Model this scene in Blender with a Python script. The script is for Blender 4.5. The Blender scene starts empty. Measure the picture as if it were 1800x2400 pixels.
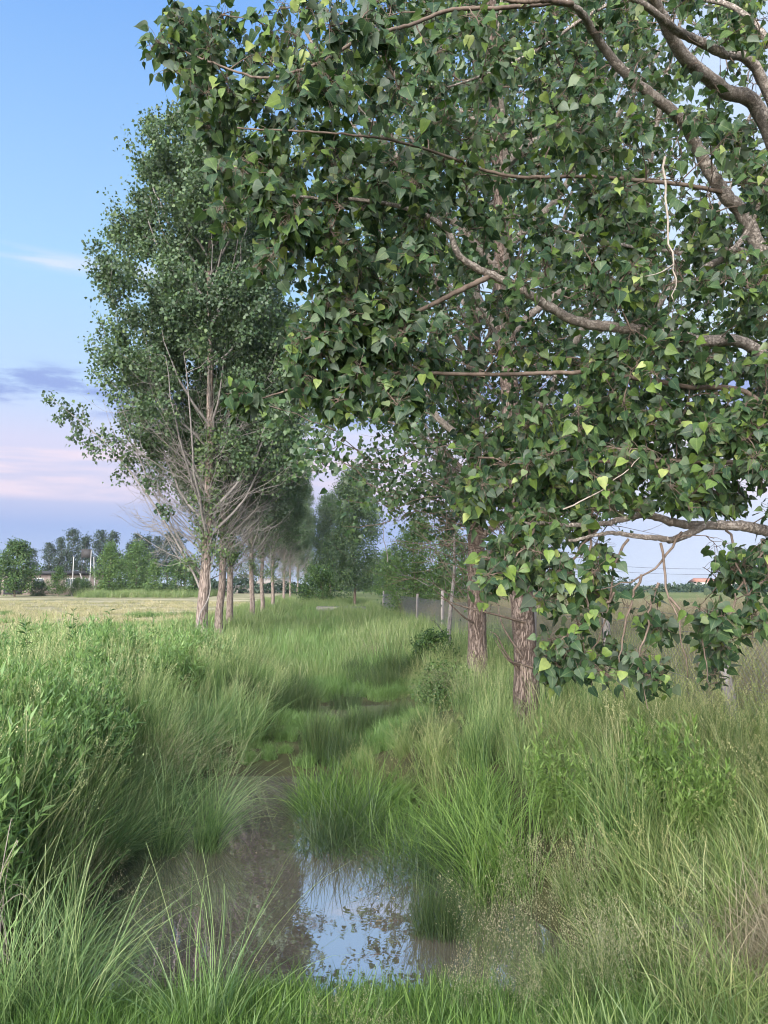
import bpy, math
import numpy as np
from mathutils import Matrix, Vector
from math import radians, sin, cos, tan, pi, atan

SC = bpy.context.scene
COL = SC.collection
RNG = np.random.default_rng(7)

# ------------------------------------------------------------------ camera
CAM_H = 1.65
PITCH = radians(5.45)
FPX = 1802.0                       # focal length in pixels of the 1800x2400 photograph
cam_d = bpy.data.cameras.new('camera')
cam = bpy.data.objects.new('camera', cam_d); COL.objects.link(cam)
cam_d.sensor_fit = 'VERTICAL'
cam_d.angle_y = 2 * atan(1200 / FPX)
cam_d.clip_start = 0.05; cam_d.clip_end = 6000
cam.location = (0, 0, CAM_H)
cam.rotation_euler = (pi / 2 + PITCH, 0, 0)
SC.camera = cam
SC.render.resolution_x, SC.render.resolution_y = 768, 1024

# ------------------------------------------------------------------ sky
SUN_EL = radians(22)
SUN_AZ = radians(199)              # compass bearing the light comes from (0 = +Y, clockwise)
world = bpy.data.worlds.new('World'); SC.world = world
world.use_nodes = True
nt = world.node_tree; nt.nodes.clear()
def N(tree, typ, **kw):
    n = tree.nodes.new(typ)
    for k, v in kw.items(): setattr(n, k, v)
    return n
def math_node(tree, op, a, b=None, c=None, clamp=False):
    n = N(tree, 'ShaderNodeMath', operation=op, use_clamp=clamp)
    for i, v in enumerate((a, b, c)):
        if v is None: continue
        if isinstance(v, (int, float)): n.inputs[i].default_value = v
        else: tree.links.new(v, n.inputs[i])
    return n.outputs[0]
def mix_rgb(tree, fac, a, b, blend='MIX'):
    n = N(tree, 'ShaderNodeMix', data_type='RGBA', blend_type=blend)
    for s, v in ((n.inputs[0], fac), (n.inputs[6], a), (n.inputs[7], b)):
        if isinstance(v, (int, float)): s.default_value = v
        elif isinstance(v, tuple): s.default_value = v if len(v) == 4 else (*v, 1)
        else: tree.links.new(v, s)
    return n.outputs[2]
def ramp(tree, fac, stops, interp='LINEAR'):
    n = N(tree, 'ShaderNodeValToRGB'); r = n.color_ramp; r.interpolation = interp
    while len(r.elements) < len(stops): r.elements.new(0.5)
    for e, (p, c) in zip(r.elements, stops):
        e.position = p; e.color = c if len(c) == 4 else (*c, 1)
    if fac is not None: tree.links.new(fac, n.inputs[0])
    return n.outputs[0]
def maprange(tree, v, a, b, c=0.0, d=1.0, smooth=False):
    n = N(tree, 'ShaderNodeMapRange', interpolation_type='SMOOTHSTEP' if smooth else 'LINEAR')
    tree.links.new(v, n.inputs[0])
    for i, x in zip((1, 2, 3, 4), (a, b, c, d)): n.inputs[i].default_value = x
    return n.outputs[0]

sky = N(nt, 'ShaderNodeTexSky', sky_type='NISHITA', sun_disc=False)
sky.sun_elevation = radians(5.0); sky.sun_rotation = SUN_AZ
sky.air_density = 1.0; sky.dust_density = 1.5; sky.ozone_density = 2.5; sky.altitude = 0
tc = N(nt, 'ShaderNodeTexCoord')
sep = N(nt, 'ShaderNodeSeparateXYZ'); nt.links.new(tc.outputs['Generated'], sep.inputs[0])
elev = math_node(nt, 'MULTIPLY', math_node(nt, 'ARCSINE', sep.outputs[2]), 180 / pi)   # degrees
azim = math_node(nt, 'MULTIPLY', math_node(nt, 'ARCTAN2', sep.outputs[0], sep.outputs[1]), 180 / pi)
e01 = maprange(nt, elev, 0, 90)
# twilight colours by height above the horizon (violet earth shadow, pale belt, blue above)
grad = ramp(nt, e01, [(0.0, (0.50, 0.62, 0.86)), (0.045, (0.38, 0.50, 0.84)), (0.075, (0.64, 0.64, 0.86)),
                      (0.11, (0.70, 0.70, 0.92)), (0.15, (0.54, 0.72, 1.0)), (0.24, (0.43, 0.70, 1.0)),
                      (0.42, (0.23, 0.47, 0.95)), (1.0, (0.11, 0.26, 0.72))])
skyb = mix_rgb(nt, 1.0, sky.outputs[0], (0.15, 0.15, 0.15), 'MULTIPLY')
# the eastern half shows the twilight colours, the western half the afterglow of the sky model
wd = N(nt, 'ShaderNodeVectorMath', operation='DOT_PRODUCT'); nt.links.new(tc.outputs['Generated'], wd.inputs[0])
wd.inputs[1].default_value = (sin(SUN_AZ), cos(SUN_AZ), 0)
base = mix_rgb(nt, maprange(nt, wd.outputs['Value'], -0.35, 0.85, 0.92, 0.10, True), skyb, grad)
# paler, brighter sky towards the north-east
base = mix_rgb(nt, math_node(nt, 'MULTIPLY', maprange(nt, azim, -4, 26, 0, 1, True), maprange(nt, azim, 100, 160, .55, 0, True)), base, (0.86, 0.93, 1.05))
# clouds: thin stretched bands
comb = N(nt, 'ShaderNodeCombineXYZ')
nt.links.new(math_node(nt, 'MULTIPLY', azim, 0.045), comb.inputs[0])
nt.links.new(math_node(nt, 'MULTIPLY', elev, 0.42), comb.inputs[1])
cn = N(nt, 'ShaderNodeTexNoise'); cn.inputs['Scale'].default_value = 1.0; cn.inputs['Detail'].default_value = 7
cn.inputs['Roughness'].default_value = 0.55; cn.inputs['Distortion'].default_value = 0.25
nt.links.new(comb.outputs[0], cn.inputs['Vector'])
def band(a, b, c, d):
    return math_node(nt, 'MULTIPLY', maprange(nt, elev, a, b, 0, 1, True), maprange(nt, elev, c, d, 1, 0, True))
# blue-violet cloud bank
comb2 = N(nt, 'ShaderNodeCombineXYZ')
nt.links.new(math_node(nt, 'MULTIPLY', azim, 0.13), comb2.inputs[0])
nt.links.new(math_node(nt, 'MULTIPLY', elev, 0.55), comb2.inputs[1]); comb2.inputs[2].default_value = 3.7
cn2 = N(nt, 'ShaderNodeTexNoise'); cn2.inputs['Scale'].default_value = 1.0; cn2.inputs['Detail'].default_value = 6
cn2.inputs['Roughness'].default_value = 0.6
nt.links.new(comb2.outputs[0], cn2.inputs['Vector'])
m_v = math_node(nt, 'MULTIPLY', maprange(nt, cn2.outputs[0], 0.40, 0.56, 0, 1, True), band(11.3, 12.4, 14.3, 15.6))
base = mix_rgb(nt, math_node(nt, 'MULTIPLY', m_v, 0.8), base, (0.27, 0.36, 0.72))
m_p = math_node(nt, 'MULTIPLY', maprange(nt, cn.outputs[0], 0.47, 0.60, 0, 1, True), band(5.6, 6.4, 10.2, 11.6))
base = mix_rgb(nt, math_node(nt, 'MULTIPLY', m_p, 0.6), base, (0.95, 0.78, 0.85))
m_w = math_node(nt, 'MULTIPLY', maprange(nt, cn.outputs[0], 0.45, 0.58, 0, 1, True), band(20.8, 21.5, 21.7, 22.6))
base = mix_rgb(nt, math_node(nt, 'MULTIPLY', m_w, 0.5), base, (0.88, 0.84, 0.95))
bg = N(nt, 'ShaderNodeBackground'); bg.inputs[1].default_value = 0.39
nt.links.new(base, bg.inputs[0])
wo = N(nt, 'ShaderNodeOutputWorld'); nt.links.new(bg.outputs[0], wo.inputs[0])

# ------------------------------------------------------------------ sun (broad western glow behind the camera)
sl = bpy.data.lights.new('sun', 'SUN'); so = bpy.data.objects.new('sun', sl); COL.objects.link(so)
sl.energy = 4.2; sl.angle = radians(55); sl.color = (1.0, 0.965, 0.93)
sv = Vector((sin(SUN_AZ) * cos(SUN_EL), cos(SUN_AZ) * cos(SUN_EL), sin(SUN_EL)))
so.rotation_euler = (-sv).to_track_quat('-Z', 'Y').to_euler()
so.location = sv * 50

SC.view_settings.view_transform = 'Standard'; SC.view_settings.look = 'None'
SC.view_settings.exposure = 1.5; SC.view_settings.gamma = 1.0
SC.view_settings.use_curve_mapping = False
SC.render.engine = 'CYCLES'
cy = SC.cycles
cy.max_bounces = 6; cy.diffuse_bounces = 3; cy.glossy_bounces = 3; cy.transmission_bounces = 4
cy.transparent_max_bounces = 4; cy.volume_bounces = 0
cy.use_adaptive_sampling = True; cy.adaptive_threshold = 0.03; cy.filter_width = 1.1; cy.adaptive_min_samples = 20
cy.use_denoising = True; cy.denoiser = 'OPENIMAGEDENOISE'; cy.denoising_input_passes = 'RGB_ALBEDO_NORMAL'; cy.denoising_prefilter = 'ACCURATE'
cy.caustics_reflective = False; cy.caustics_refractive = False
cy.sample_clamp_indirect = 4.0

HAZE = 0.0003
# ------------------------------------------------------------------ helpers
def ray(px, py):
    xr = (px - 900) / FPX; yu = (1200 - py) / FPX
    return np.array([xr, cos(PITCH) - sin(PITCH) * yu, sin(PITCH) + cos(PITCH) * yu])
def W(px, py, d):
    r = ray(px, py); return np.array([0, 0, CAM_H]) + r * (d / r[1])
def tag(o, label=None, cat=None, group=None, kind=None):
    if label: o['label'] = label
    if cat: o['category'] = cat
    if group: o['group'] = group
    if kind: o['kind'] = kind
    return o
def empty(name, loc=(0, 0, 0), rz=0.0):
    o = bpy.data.objects.new(name, None); COL.objects.link(o)
    o.location = loc; o.rotation_euler = (0, 0, rz); o.empty_display_size = 0.3
    return o
class MB:
    """collects vertices / faces and links them as one mesh"""
    def __init__(s): s.v = []; s.f4 = []; s.f3 = []; s.t = []; s.l = []; s.n = 0
    def add(s, v, quads=None, tris=None, tint=0.5, lxy=None):
        v = np.asarray(v, float).reshape(-1, 3)
        s.v.append(v)
        s.t.append(np.full(len(v), tint) if np.isscalar(tint) else np.asarray(tint, float))
        if quads is not None and len(quads): s.f4.append(np.asarray(quads, int).reshape(-1, 4) + s.n)
        if tris is not None and len(tris): s.f3.append(np.asarray(tris, int).reshape(-1, 3) + s.n)
        if lxy is not None: s.l.append(np.asarray(lxy, float))
        s.n += len(v)
        return s
    def box(s, c, size, rot=None, tint=0.5):
        x, y, z = np.array(size) / 2
        v = np.array([[-x,-y,-z],[x,-y,-z],[x,y,-z],[-x,y,-z],[-x,-y,z],[x,-y,z],[x,y,z],[-x,y,z]])
        if rot is not None: v = v @ np.array(Matrix(rot).to_3x3()).T
        return s.add(v + np.array(c), [[0,3,2,1],[4,5,6,7],[0,1,5,4],[1,2,6,5],[2,3,7,6],[3,0,4,7]], tint=tint)
    def tube(s, P, R, k=6, tint=0.5, cap=True):
        P = np.asarray(P, float); n = len(P)
        R = np.broadcast_to(np.asarray(R, float), (n,))
        T = np.gradient(P, axis=0); T /= np.linalg.norm(T, axis=1)[:, None] + 1e-9
        mean = T.mean(0); ref = np.eye(3)[np.argmin(np.abs(mean))]
        A = np.cross(T, ref); A /= np.linalg.norm(A, axis=1)[:, None] + 1e-9
        B = np.cross(T, A)
        a = np.linspace(0, 2 * pi, k, endpoint=False)
        ring = P[:, None] + R[:, None, None] * (cos_(a)[None, :, None] * A[:, None] + sin_(a)[None, :, None] * B[:, None])
        i, j = np.meshgrid(np.arange(n - 1), np.arange(k), indexing='ij')
        q = np.stack([i * k + j, i * k + (j + 1) % k, (i + 1) * k + (j + 1) % k, (i + 1) * k + j], -1).reshape(-1, 4)
        v = ring.reshape(-1, 3); tris = None
        if cap:
            v = np.vstack([v, P[-1]]); e = len(v) - 1; b = (n - 1) * k
            tris = [[b + m, b + (m + 1) % k, e] for m in range(k)]
        return s.add(v, q, tris, tint)
    def mesh(s, name, mat, smooth=False):
        V = np.vstack(s.v); T = np.concatenate(s.t)
        F4 = np.vstack(s.f4) if s.f4 else np.zeros((0, 4), int)
        F3 = np.vstack(s.f3) if s.f3 else np.zeros((0, 3), int)
        me = bpy.data.meshes.new(name)
        me.vertices.add(len(V)); me.vertices.foreach_set('co', V.ravel().astype(np.float32))
        nl = F4.size + F3.size
        me.loops.add(nl); me.loops.foreach_set('vertex_index', np.concatenate([F4.ravel(), F3.ravel()]).astype(np.int32))
        me.polygons.add(len(F4) + len(F3))
        st = np.concatenate([np.arange(len(F4)) * 4, F4.size + np.arange(len(F3)) * 3])
        me.polygons.foreach_set('loop_start', st.astype(np.int32))
        if smooth: me.polygons.foreach_set('use_smooth', np.ones(len(st), bool))
        at = me.attributes.new('tint', 'FLOAT', 'POINT'); at.data.foreach_set('value', T.astype(np.float32))
        if s.l:         # position on the blade: across, along
            L_ = np.vstack(s.l)
            for nm, j in (('lx', 0), ('ly', 1)):
                at = me.attributes.new(nm, 'FLOAT', 'POINT'); at.data.foreach_set('value', L_[:, j].astype(np.float32))
        me.update(calc_edges=True); me.validate()
        me.materials.append(mat)
        return me
    def obj(s, name, mat, parent=None, smooth=False):
        o = bpy.data.objects.new(name, s.mesh(name, mat, smooth)); COL.objects.link(o)
        if parent is not None: o.parent = parent
        return o
cos_, sin_ = np.cos, np.sin
def link_mesh(name, me, parent=None, loc=None):
    o = bpy.data.objects.new(name, me); COL.objects.link(o)
    if parent is not None: o.parent = parent
    if loc is not None: o.location = loc
    return o
def copy_tree(o, parent=None):
    c = o.copy(); COL.objects.link(c); c.parent = parent
    for ch in o.children: copy_tree(ch, c)
    return c
def unit(v):
    v = np.asarray(v, float); return v / (np.linalg.norm(v, axis=-1, keepdims=True) + 1e-9)
def smooth01(x):
    x = np.clip(x, 0, 1); return x * x * (3 - 2 * x)
def spline(pts, n):
    """Catmull-Rom through points"""
    p = np.asarray(pts, float)
    p = np.vstack([2 * p[0] - p[1], p, 2 * p[-1] - p[-2]])
    out = []
    m = len(p) - 3
    for t in np.linspace(0, m - 1e-6, n):
        i = int(t); u = t - i; a, b, c, d = p[i:i + 4]
        out.append(0.5 * (2 * b + (c - a) * u + (2 * a - 5 * b + 4 * c - d) * u * u + (3 * b - a - 3 * c + d) * u ** 3))
    return np.array(out)

# ------------------------------------------------------------------ materials
def new_mat(name):
    m = bpy.data.materials.new(name); m.use_nodes = True
    t = m.node_tree; t.nodes.clear()
    out = N(t, 'ShaderNodeOutputMaterial')
    return m, t, out
def attr(t, name):
    n = N(t, 'ShaderNodeAttribute', attribute_name=name); return n.outputs['Fac']
def leaf_mat(name, stops, rough=0.45, trans=0.3, spec=0.5, patch=0.0, patch_scale=1.0, obj_rand=0.0, back=None, veins=False):
    """thin leaf or blade: colour by per-leaf tint, some light passes through"""
    m, t, out = new_mat(name)
    f = attr(t, 'tint')
    if obj_rand:
        oi = N(t, 'ShaderNodeObjectInfo')
        f = math_node(t, 'ADD', f, math_node(t, 'MULTIPLY', math_node(t, 'SUBTRACT', oi.outputs['Random'], 0.5), obj_rand))
    col = None
    geo = N(t, 'ShaderNodeNewGeometry')
    if patch:
        nz = N(t, 'ShaderNodeTexNoise'); nz.inputs['Scale'].default_value = patch_scale; nz.inputs['Detail'].default_value = 3
        t.links.new(geo.outputs['Position'], nz.inputs['Vector'])
        f = math_node(t, 'ADD', f, math_node(t, 'MULTIPLY', math_node(t, 'SUBTRACT', nz.outputs[0], 0.5), patch))
    col = ramp(t, f, stops)
    if veins:
        lx = math_node(t, 'ABSOLUTE', attr(t, 'lx')); ly = attr(t, 'ly')
        rib = maprange(t, lx, 0.012, 0.035, 1, 0, True)
        side = maprange(t, math_node(t, 'SINE', math_node(t, 'MULTIPLY', math_node(t, 'SUBTRACT', ly, math_node(t, 'MULTIPLY', lx, 0.75)), 46.0)), 0.86, 1.0, 0, 0.55, True)
        col = mix_rgb(t, math_node(t, 'MULTIPLY', math_node(t, 'MAXIMUM', rib, side), 0.55), col, mix_rgb(t, 0.5, col, (0.26, 0.32, 0.14)))
        nf = N(t, 'ShaderNodeTexNoise'); nf.inputs['Scale'].default_value = 60; nf.inputs['Detail'].default_value = 3
        t.links.new(geo.outputs['Position'], nf.inputs['Vector'])
        col = mix_rgb(t, 1.0, col, ramp(t, nf.outputs[0], [(0.3, (0.78, 0.8, 0.82)), (0.7, (1.15, 1.12, 1.05))]), 'MULTIPLY')
    if back is not None:
        col = mix_rgb(t, geo.outputs['Backfacing'], col, mix_rgb(t, 0.55, col, back))
    pb = N(t, 'ShaderNodeBsdfPrincipled')
    t.links.new(col, pb.inputs['Base Color'])
    pb.inputs['Roughness'].default_value = rough; pb.inputs['Specular IOR Level'].default_value = spec
    tr = N(t, 'ShaderNodeBsdfTranslucent')
    t.links.new(mix_rgb(t, 1.0, col, (1.25, 1.35, 0.55), 'MULTIPLY'), tr.inputs[0])
    mx = N(t, 'ShaderNodeMixShader'); mx.inputs[0].default_value = trans
    t.links.new(pb.outputs[0], mx.inputs[1]); t.links.new(tr.outputs[0], mx.inputs[2])
    t.links.new(mx.outputs[0], out.inputs[0])
    return m
def noise_mat(name, stops, scale=5.0, rough=0.9, detail=6, stretch=(1, 1, 1), bump=0.0, bump_dist=0.02, world=False, spec=0.2, tint=0.0):
    m, t, out = new_mat(name)
    co = N(t, 'ShaderNodeNewGeometry').outputs['Position'] if world else N(t, 'ShaderNodeTexCoord').outputs['Object']
    mp = N(t, 'ShaderNodeMapping'); mp.inputs['Scale'].default_value = stretch
    t.links.new(co, mp.inputs[0])
    nz = N(t, 'ShaderNodeTexNoise'); nz.inputs['Scale'].default_value = scale; nz.inputs['Detail'].default_value = detail
    nz.inputs['Roughness'].default_value = 0.65
    t.links.new(mp.outputs[0], nz.inputs['Vector'])
    f = nz.outputs[0]
    if tint: f = math_node(t, 'ADD', f, math_node(t, 'MULTIPLY', math_node(t, 'SUBTRACT', attr(t, 'tint'), 0.5), tint))
    pb = N(t, 'ShaderNodeBsdfPrincipled')
    t.links.new(ramp(t, f, stops), pb.inputs['Base Color'])
    pb.inputs['Roughness'].default_value = rough; pb.inputs['Specular IOR Level'].default_value = spec
    if bump:
        bp = N(t, 'ShaderNodeBump'); bp.inputs['Strength'].default_value = bump; bp.inputs['Distance'].default_value = bump_dist
        t.links.new(nz.outputs[0], bp.inputs['Height']); t.links.new(bp.outputs[0], pb.inputs['Normal'])
    t.links.new(pb.outputs[0], out.inputs[0])
    return m
def bark_mat(name, dark, mid, pale, sc=12.0, fis=0.5, stretch=(1, 1, 0.16)):
    m, t, out = new_mat(name)
    co = N(t, 'ShaderNodeTexCoord').outputs['Object']
    mp = N(t, 'ShaderNodeMapping'); mp.inputs['Scale'].default_value = stretch; t.links.new(co, mp.inputs[0])
    v = N(t, 'ShaderNodeTexVoronoi', feature='DISTANCE_TO_EDGE'); v.inputs['Scale'].default_value = sc * 3.2
    nz = N(t, 'ShaderNodeTexNoise'); nz.inputs['Scale'].default_value = sc * 2; nz.inputs['Detail'].default_value = 8
    nz.inputs['Roughness'].default_value = 0.7
    wv = N(t, 'ShaderNodeVectorMath', operation='ADD')
    sc2 = N(t, 'ShaderNodeVectorMath', operation='SCALE'); sc2.inputs['Scale'].default_value = 0.12
    t.links.new(mp.outputs[0], nz.inputs['Vector']); t.links.new(nz.outputs['Color'], sc2.inputs[0])
    t.links.new(mp.outputs[0], wv.inputs[0]); t.links.new(sc2.outputs[0], wv.inputs[1]); t.links.new(wv.outputs[0], v.inputs['Vector'])
    edge = maprange(t, v.outputs['Distance'], 0.0, 0.16, 0, 1, True)
    h = math_node(t, 'MULTIPLY', math_node(t, 'ADD', math_node(t, 'MULTIPLY', edge, fis), math_node(t, 'MULTIPLY', nz.outputs[0], 1 - fis * 0.5)), 0.8)
    col = ramp(t, h, [(0.15, dark), (0.48, mid), (0.85, pale)])
    pb = N(t, 'ShaderNodeBsdfPrincipled'); pb.inputs['Roughness'].default_value = 0.9; pb.inputs['Specular IOR Level'].default_value = 0.15
    t.links.new(col, pb.inputs['Base Color'])
    bp = N(t, 'ShaderNodeBump'); bp.inputs['Strength'].default_value = 0.9; bp.inputs['Distance'].default_value = 0.025
    t.links.new(h, bp.inputs['Height']); t.links.new(bp.outputs[0], pb.inputs['Normal'])
    t.links.new(pb.outputs[0], out.inputs[0])
    return m
def plain_mat(name, col, rough=0.7, var=0.12, scale=6.0, spec=0.3, metal=0.0):
    c0 = tuple(x * (1 - var) for x in col); c1 = tuple(min(1, x * (1 + var)) for x in col)
    m = noise_mat(name, [(0.3, c0), (0.7, c1)], scale=scale, rough=rough, spec=spec)
    if metal: m.node_tree.nodes['Principled BSDF'].inputs['Metallic'].default_value = metal
    return m

M = {}
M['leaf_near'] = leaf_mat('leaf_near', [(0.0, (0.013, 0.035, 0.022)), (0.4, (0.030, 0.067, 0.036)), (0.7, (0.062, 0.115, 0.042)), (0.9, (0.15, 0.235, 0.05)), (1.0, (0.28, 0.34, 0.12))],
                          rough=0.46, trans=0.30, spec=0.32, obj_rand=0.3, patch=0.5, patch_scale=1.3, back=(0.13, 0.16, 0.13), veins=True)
M['leaf_mid'] = leaf_mat('leaf_mid', [(0.0, (0.022, 0.050, 0.026)), (0.5, (0.048, 0.095, 0.040)), (0.85, (0.10, 0.165, 0.05)), (1.0, (0.16, 0.23, 0.07))],
                         rough=0.42, trans=0.28, spec=0.5, patch=0.35, patch_scale=0.9, back=(0.11, 0.15, 0.10))
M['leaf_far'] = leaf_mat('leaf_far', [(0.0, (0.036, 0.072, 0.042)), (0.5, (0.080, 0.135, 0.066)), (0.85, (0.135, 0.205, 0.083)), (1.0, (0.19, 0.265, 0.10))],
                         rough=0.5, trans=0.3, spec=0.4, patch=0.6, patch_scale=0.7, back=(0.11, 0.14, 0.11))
M['leaf_bush'] = leaf_mat('leaf_bush', [(0.0, (0.022, 0.050, 0.022)), (0.5, (0.055, 0.11, 0.035)), (1.0, (0.13, 0.20, 0.055))],
                          rough=0.55, trans=0.25, spec=0.3, patch=0.3, patch_scale=0.7)
M['leaf_dark'] = leaf_mat('leaf_dark', [(0.0, (0.018, 0.036, 0.026)), (0.5, (0.034, 0.060, 0.040)), (1.0, (0.062, 0.092, 0.052))],
                          rough=0.6, trans=0.2, spec=0.3, patch=0.3, patch_scale=0.25)
M['leaf_light'] = leaf_mat('leaf_light', [(0.0, (0.05, 0.10, 0.035)), (0.5, (0.09, 0.16, 0.05)), (1.0, (0.16, 0.24, 0.08))],
                           rough=0.55, trans=0.3, spec=0.3, patch=0.3, patch_scale=0.5)
M['bark'] = bark_mat('bark', (0.04, 0.029, 0.025), (0.155, 0.115, 0.097), (0.33, 0.265, 0.23))
M['bark_row'] = bark_mat('bark_row', (0.06, 0.047, 0.041), (0.20, 0.158, 0.137), (0.37, 0.31, 0.275), sc=6)
M['bark_limb'] = bark_mat('bark_limb', (0.10, 0.083, 0.072), (0.33, 0.285, 0.25), (0.58, 0.52, 0.47), sc=14, fis=0.35, stretch=(1, 1, 1))
M['twig'] = noise_mat('twig', [(0.3, (0.07, 0.052, 0.042)), (0.7, (0.20, 0.155, 0.125))], scale=20, rough=0.85)
M['dead_twig'] = noise_mat('dead_twig', [(0.3, (0.14, 0.128, 0.120)), (0.7, (0.31, 0.288, 0.274))], scale=12, rough=0.9)
M['pale_twig'] = noise_mat('pale_twig', [(0.3, (0.20, 0.17, 0.145)), (0.7, (0.42, 0.37, 0.32))], scale=25, rough=0.85)

G_STOPS = {
 'meadow': [(0.0, (0.0603, 0.1204, 0.0414)), (0.4, (0.1406, 0.234, 0.0792)), (0.75, (0.2678, 0.3678, 0.14)), (1.0, (0.5621, 0.5482, 0.3166))],
 'lush':   [(0.0, (0.0553, 0.1187, 0.029)), (0.5, (0.1133, 0.2078, 0.0469)), (1.0, (0.234, 0.3443, 0.0948))],
 'weed':   [(0.0, (0.0569, 0.1256, 0.0466)), (0.5, (0.1201, 0.2262, 0.0794)), (1.0, (0.2402, 0.3644, 0.1225))],
 'bright': [(0.0, (0.0736, 0.15, 0.035)), (0.5, (0.138, 0.24, 0.055)), (1.0, (0.2576, 0.36, 0.12))],
 'arch':   [(0.0, (0.0508, 0.1097, 0.0427)), (0.45, (0.1206, 0.2129, 0.0769)), (0.8, (0.241, 0.3484, 0.1419)), (1.0, (0.5327, 0.5806, 0.3075))],
 'rush':   [(0.0, (0.030, 0.062, 0.026)), (0.6, (0.07, 0.115, 0.042)), (1.0, (0.16, 0.19, 0.075))],
 'mixed':  [(0.0, (0.0667, 0.1211, 0.0387)), (0.4, (0.1454, 0.2179, 0.0717)), (0.75, (0.2545, 0.3209, 0.1214)), (1.0, (0.4848, 0.4601, 0.2537))],
 'straw':  [(0.0, (0.15, 0.18, 0.075)), (0.4, (0.31, 0.29, 0.16)), (1.0, (0.60, 0.52, 0.37))],
 'panicle':[(0.0, (0.06, 0.10, 0.04)), (0.28, (0.11, 0.15, 0.065)), (0.5, (0.29, 0.28, 0.18)), (1.0, (0.46, 0.42, 0.30))],
 'fargreen':[(0.0, (0.0862, 0.1428, 0.0499)), (0.45, (0.1628, 0.2346, 0.0848)), (0.8, (0.2586, 0.3162, 0.1397)), (1.0, (0.4309, 0.4182, 0.2593))],
 'farlush':[(0.0, (0.0753, 0.1469, 0.0455)), (0.5, (0.1411, 0.2448, 0.0759)), (1.0, (0.2446, 0.3525, 0.1316))],
 'dead':   [(0.0, (0.16, 0.14, 0.09)), (0.5, (0.29, 0.25, 0.175)), (1.0, (0.46, 0.41, 0.30))],
 'dryweed':[(0.0, (0.11, 0.11, 0.065)), (0.5, (0.20, 0.18, 0.12)), (1.0, (0.34, 0.29, 0.21))],
}
for k, s in G_STOPS.items():
    M['g_' + k] = leaf_mat('grass_' + k, s, rough=0.45, trans=0.3, spec=0.4, patch=0.45, patch_scale=0.55, obj_rand=0.25)

# ------------------------------------------------------------------ terrain
DY = [0, 3.0, 4.2, 5.3, 7.25, 8.3, 9.5, 11.5, 12.6, 14, 17, 25, 60, 120, 4000]
DC = [-.1, -.15, -.25, -.60, -.92, -1.28, -1.1, -.55, -.28, -.8, -1.7, -2.6, -5.6, -10.6, -330]
WY = [0, 3.6, 4.2, 5.3, 7.25, 8.3, 9.2, 11.6, 12.2, 13.0, 14, 20, 4000]
WH = [1.2, 1.1, 1.08, 1.02, .88, .62, .75, .9, .9, .9, .9, 1.0, 1.0]
BY = [0, 2.9, 3.5, 3.85, 4.4, 7.8, 8.6, 9.4, 11.7, 12.1, 13.1, 13.8, 20, 60, 90, 4000]
BZ = [-.02, -.04, -.27, -.41, -.62, -.58, -.38, -.31, -.36, -.50, -.50, -.33, -.20, -.12, 0, 0]
WATER_Z = -0.40
def ditch_c(y): return np.interp(y, DY, DC)
def ditch_w(y): return np.interp(y, WY, WH)
def ground_z(x, y):
    x = np.asarray(x, float); y = np.asarray(y, float)
    c = ditch_c(y); w = ditch_w(y); b = np.interp(y, BY, BZ)
    s = (np.abs(x - c) - w + 0.12) / np.where(x > c, 1.25, 1.05)
    z = b * (1 - smooth01(s))
    z = z + 0.45 * smooth01((y - 45) / 60.0)
    z = z + 0.03 * np.sin(x * 1.7 + 1) * np.sin(y * 1.3) * np.clip(1 - np.abs(y - 10) / 30, 0, 1) * smooth01(s)
    z = z + 0.10 * smooth01((x - 1.6) / 1.2) * smooth01((7 - y) / 3)
    return z
xs = np.concatenate([-np.geomspace(3000, 12, 40), np.arange(-10, 8.01, 0.12), np.geomspace(9.5, 3000, 40)])
ys = np.concatenate([[-400, -150, -60, -20, -8, -3], np.arange(0, 20, 0.12), np.geomspace(20.2, 4000, 70)])
X, Y = np.meshgrid(xs, ys)
Z = ground_z(X, Y)
ni, nj = X.shape
ii, jj = np.meshgrid(np.arange(ni - 1), np.arange(nj - 1), indexing='ij')
q = np.stack([ii * nj + jj, ii * nj + jj + 1, (ii + 1) * nj + jj + 1, (ii + 1) * nj + jj], -1).reshape(-1, 4)
m, t, out = new_mat('ground')
geo = N(t, 'ShaderNodeNewGeometry')
nz = N(t, 'ShaderNodeTexNoise'); nz.inputs['Scale'].default_value = 2.2; nz.inputs['Detail'].default_value = 9
t.links.new(geo.outputs['Position'], nz.inputs['Vector'])
nz2 = N(t, 'ShaderNodeTexNoise'); nz2.inputs['Scale'].default_value = 0.25; nz2.inputs['Detail'].default_value = 5
mp = N(t, 'ShaderNodeMapping'); mp.inputs['Scale'].default_value = (0.35, 1, 1)
t.links.new(geo.outputs['Position'], mp.inputs[0]); t.links.new(mp.outputs[0], nz2.inputs['Vector'])
soil = ramp(t, nz.outputs[0], [(0.3, (0.035, 0.035, 0.018)), (0.6, (0.075, 0.078, 0.035)), (0.8, (0.12, 0.10, 0.06))])
mown = ramp(t, math_node(t, 'ADD', math_node(t, 'MULTIPLY', nz.outputs[0], 0.4), math_node(t, 'MULTIPLY', nz2.outputs[0], 0.6)),
            [(0.38, (0.17, 0.18, 0.085)), (0.5, (0.32, 0.29, 0.17)), (0.62, (0.50, 0.44, 0.30))])
sp = N(t, 'ShaderNodeSeparateXYZ'); t.links.new(geo.outputs['Position'], sp.inputs[0])
edge_x = math_node(t, 'ADD', sp.outputs[0], math_node(t, 'MULTIPLY', sp.outputs[1], 0.085))     # distance from the tree row line
left_f = maprange(t, edge_x, -4.6, -5.4, 0, 1, True)
far_f = maprange(t, sp.outputs[1], 12, 18, 0, 1, True)
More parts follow.
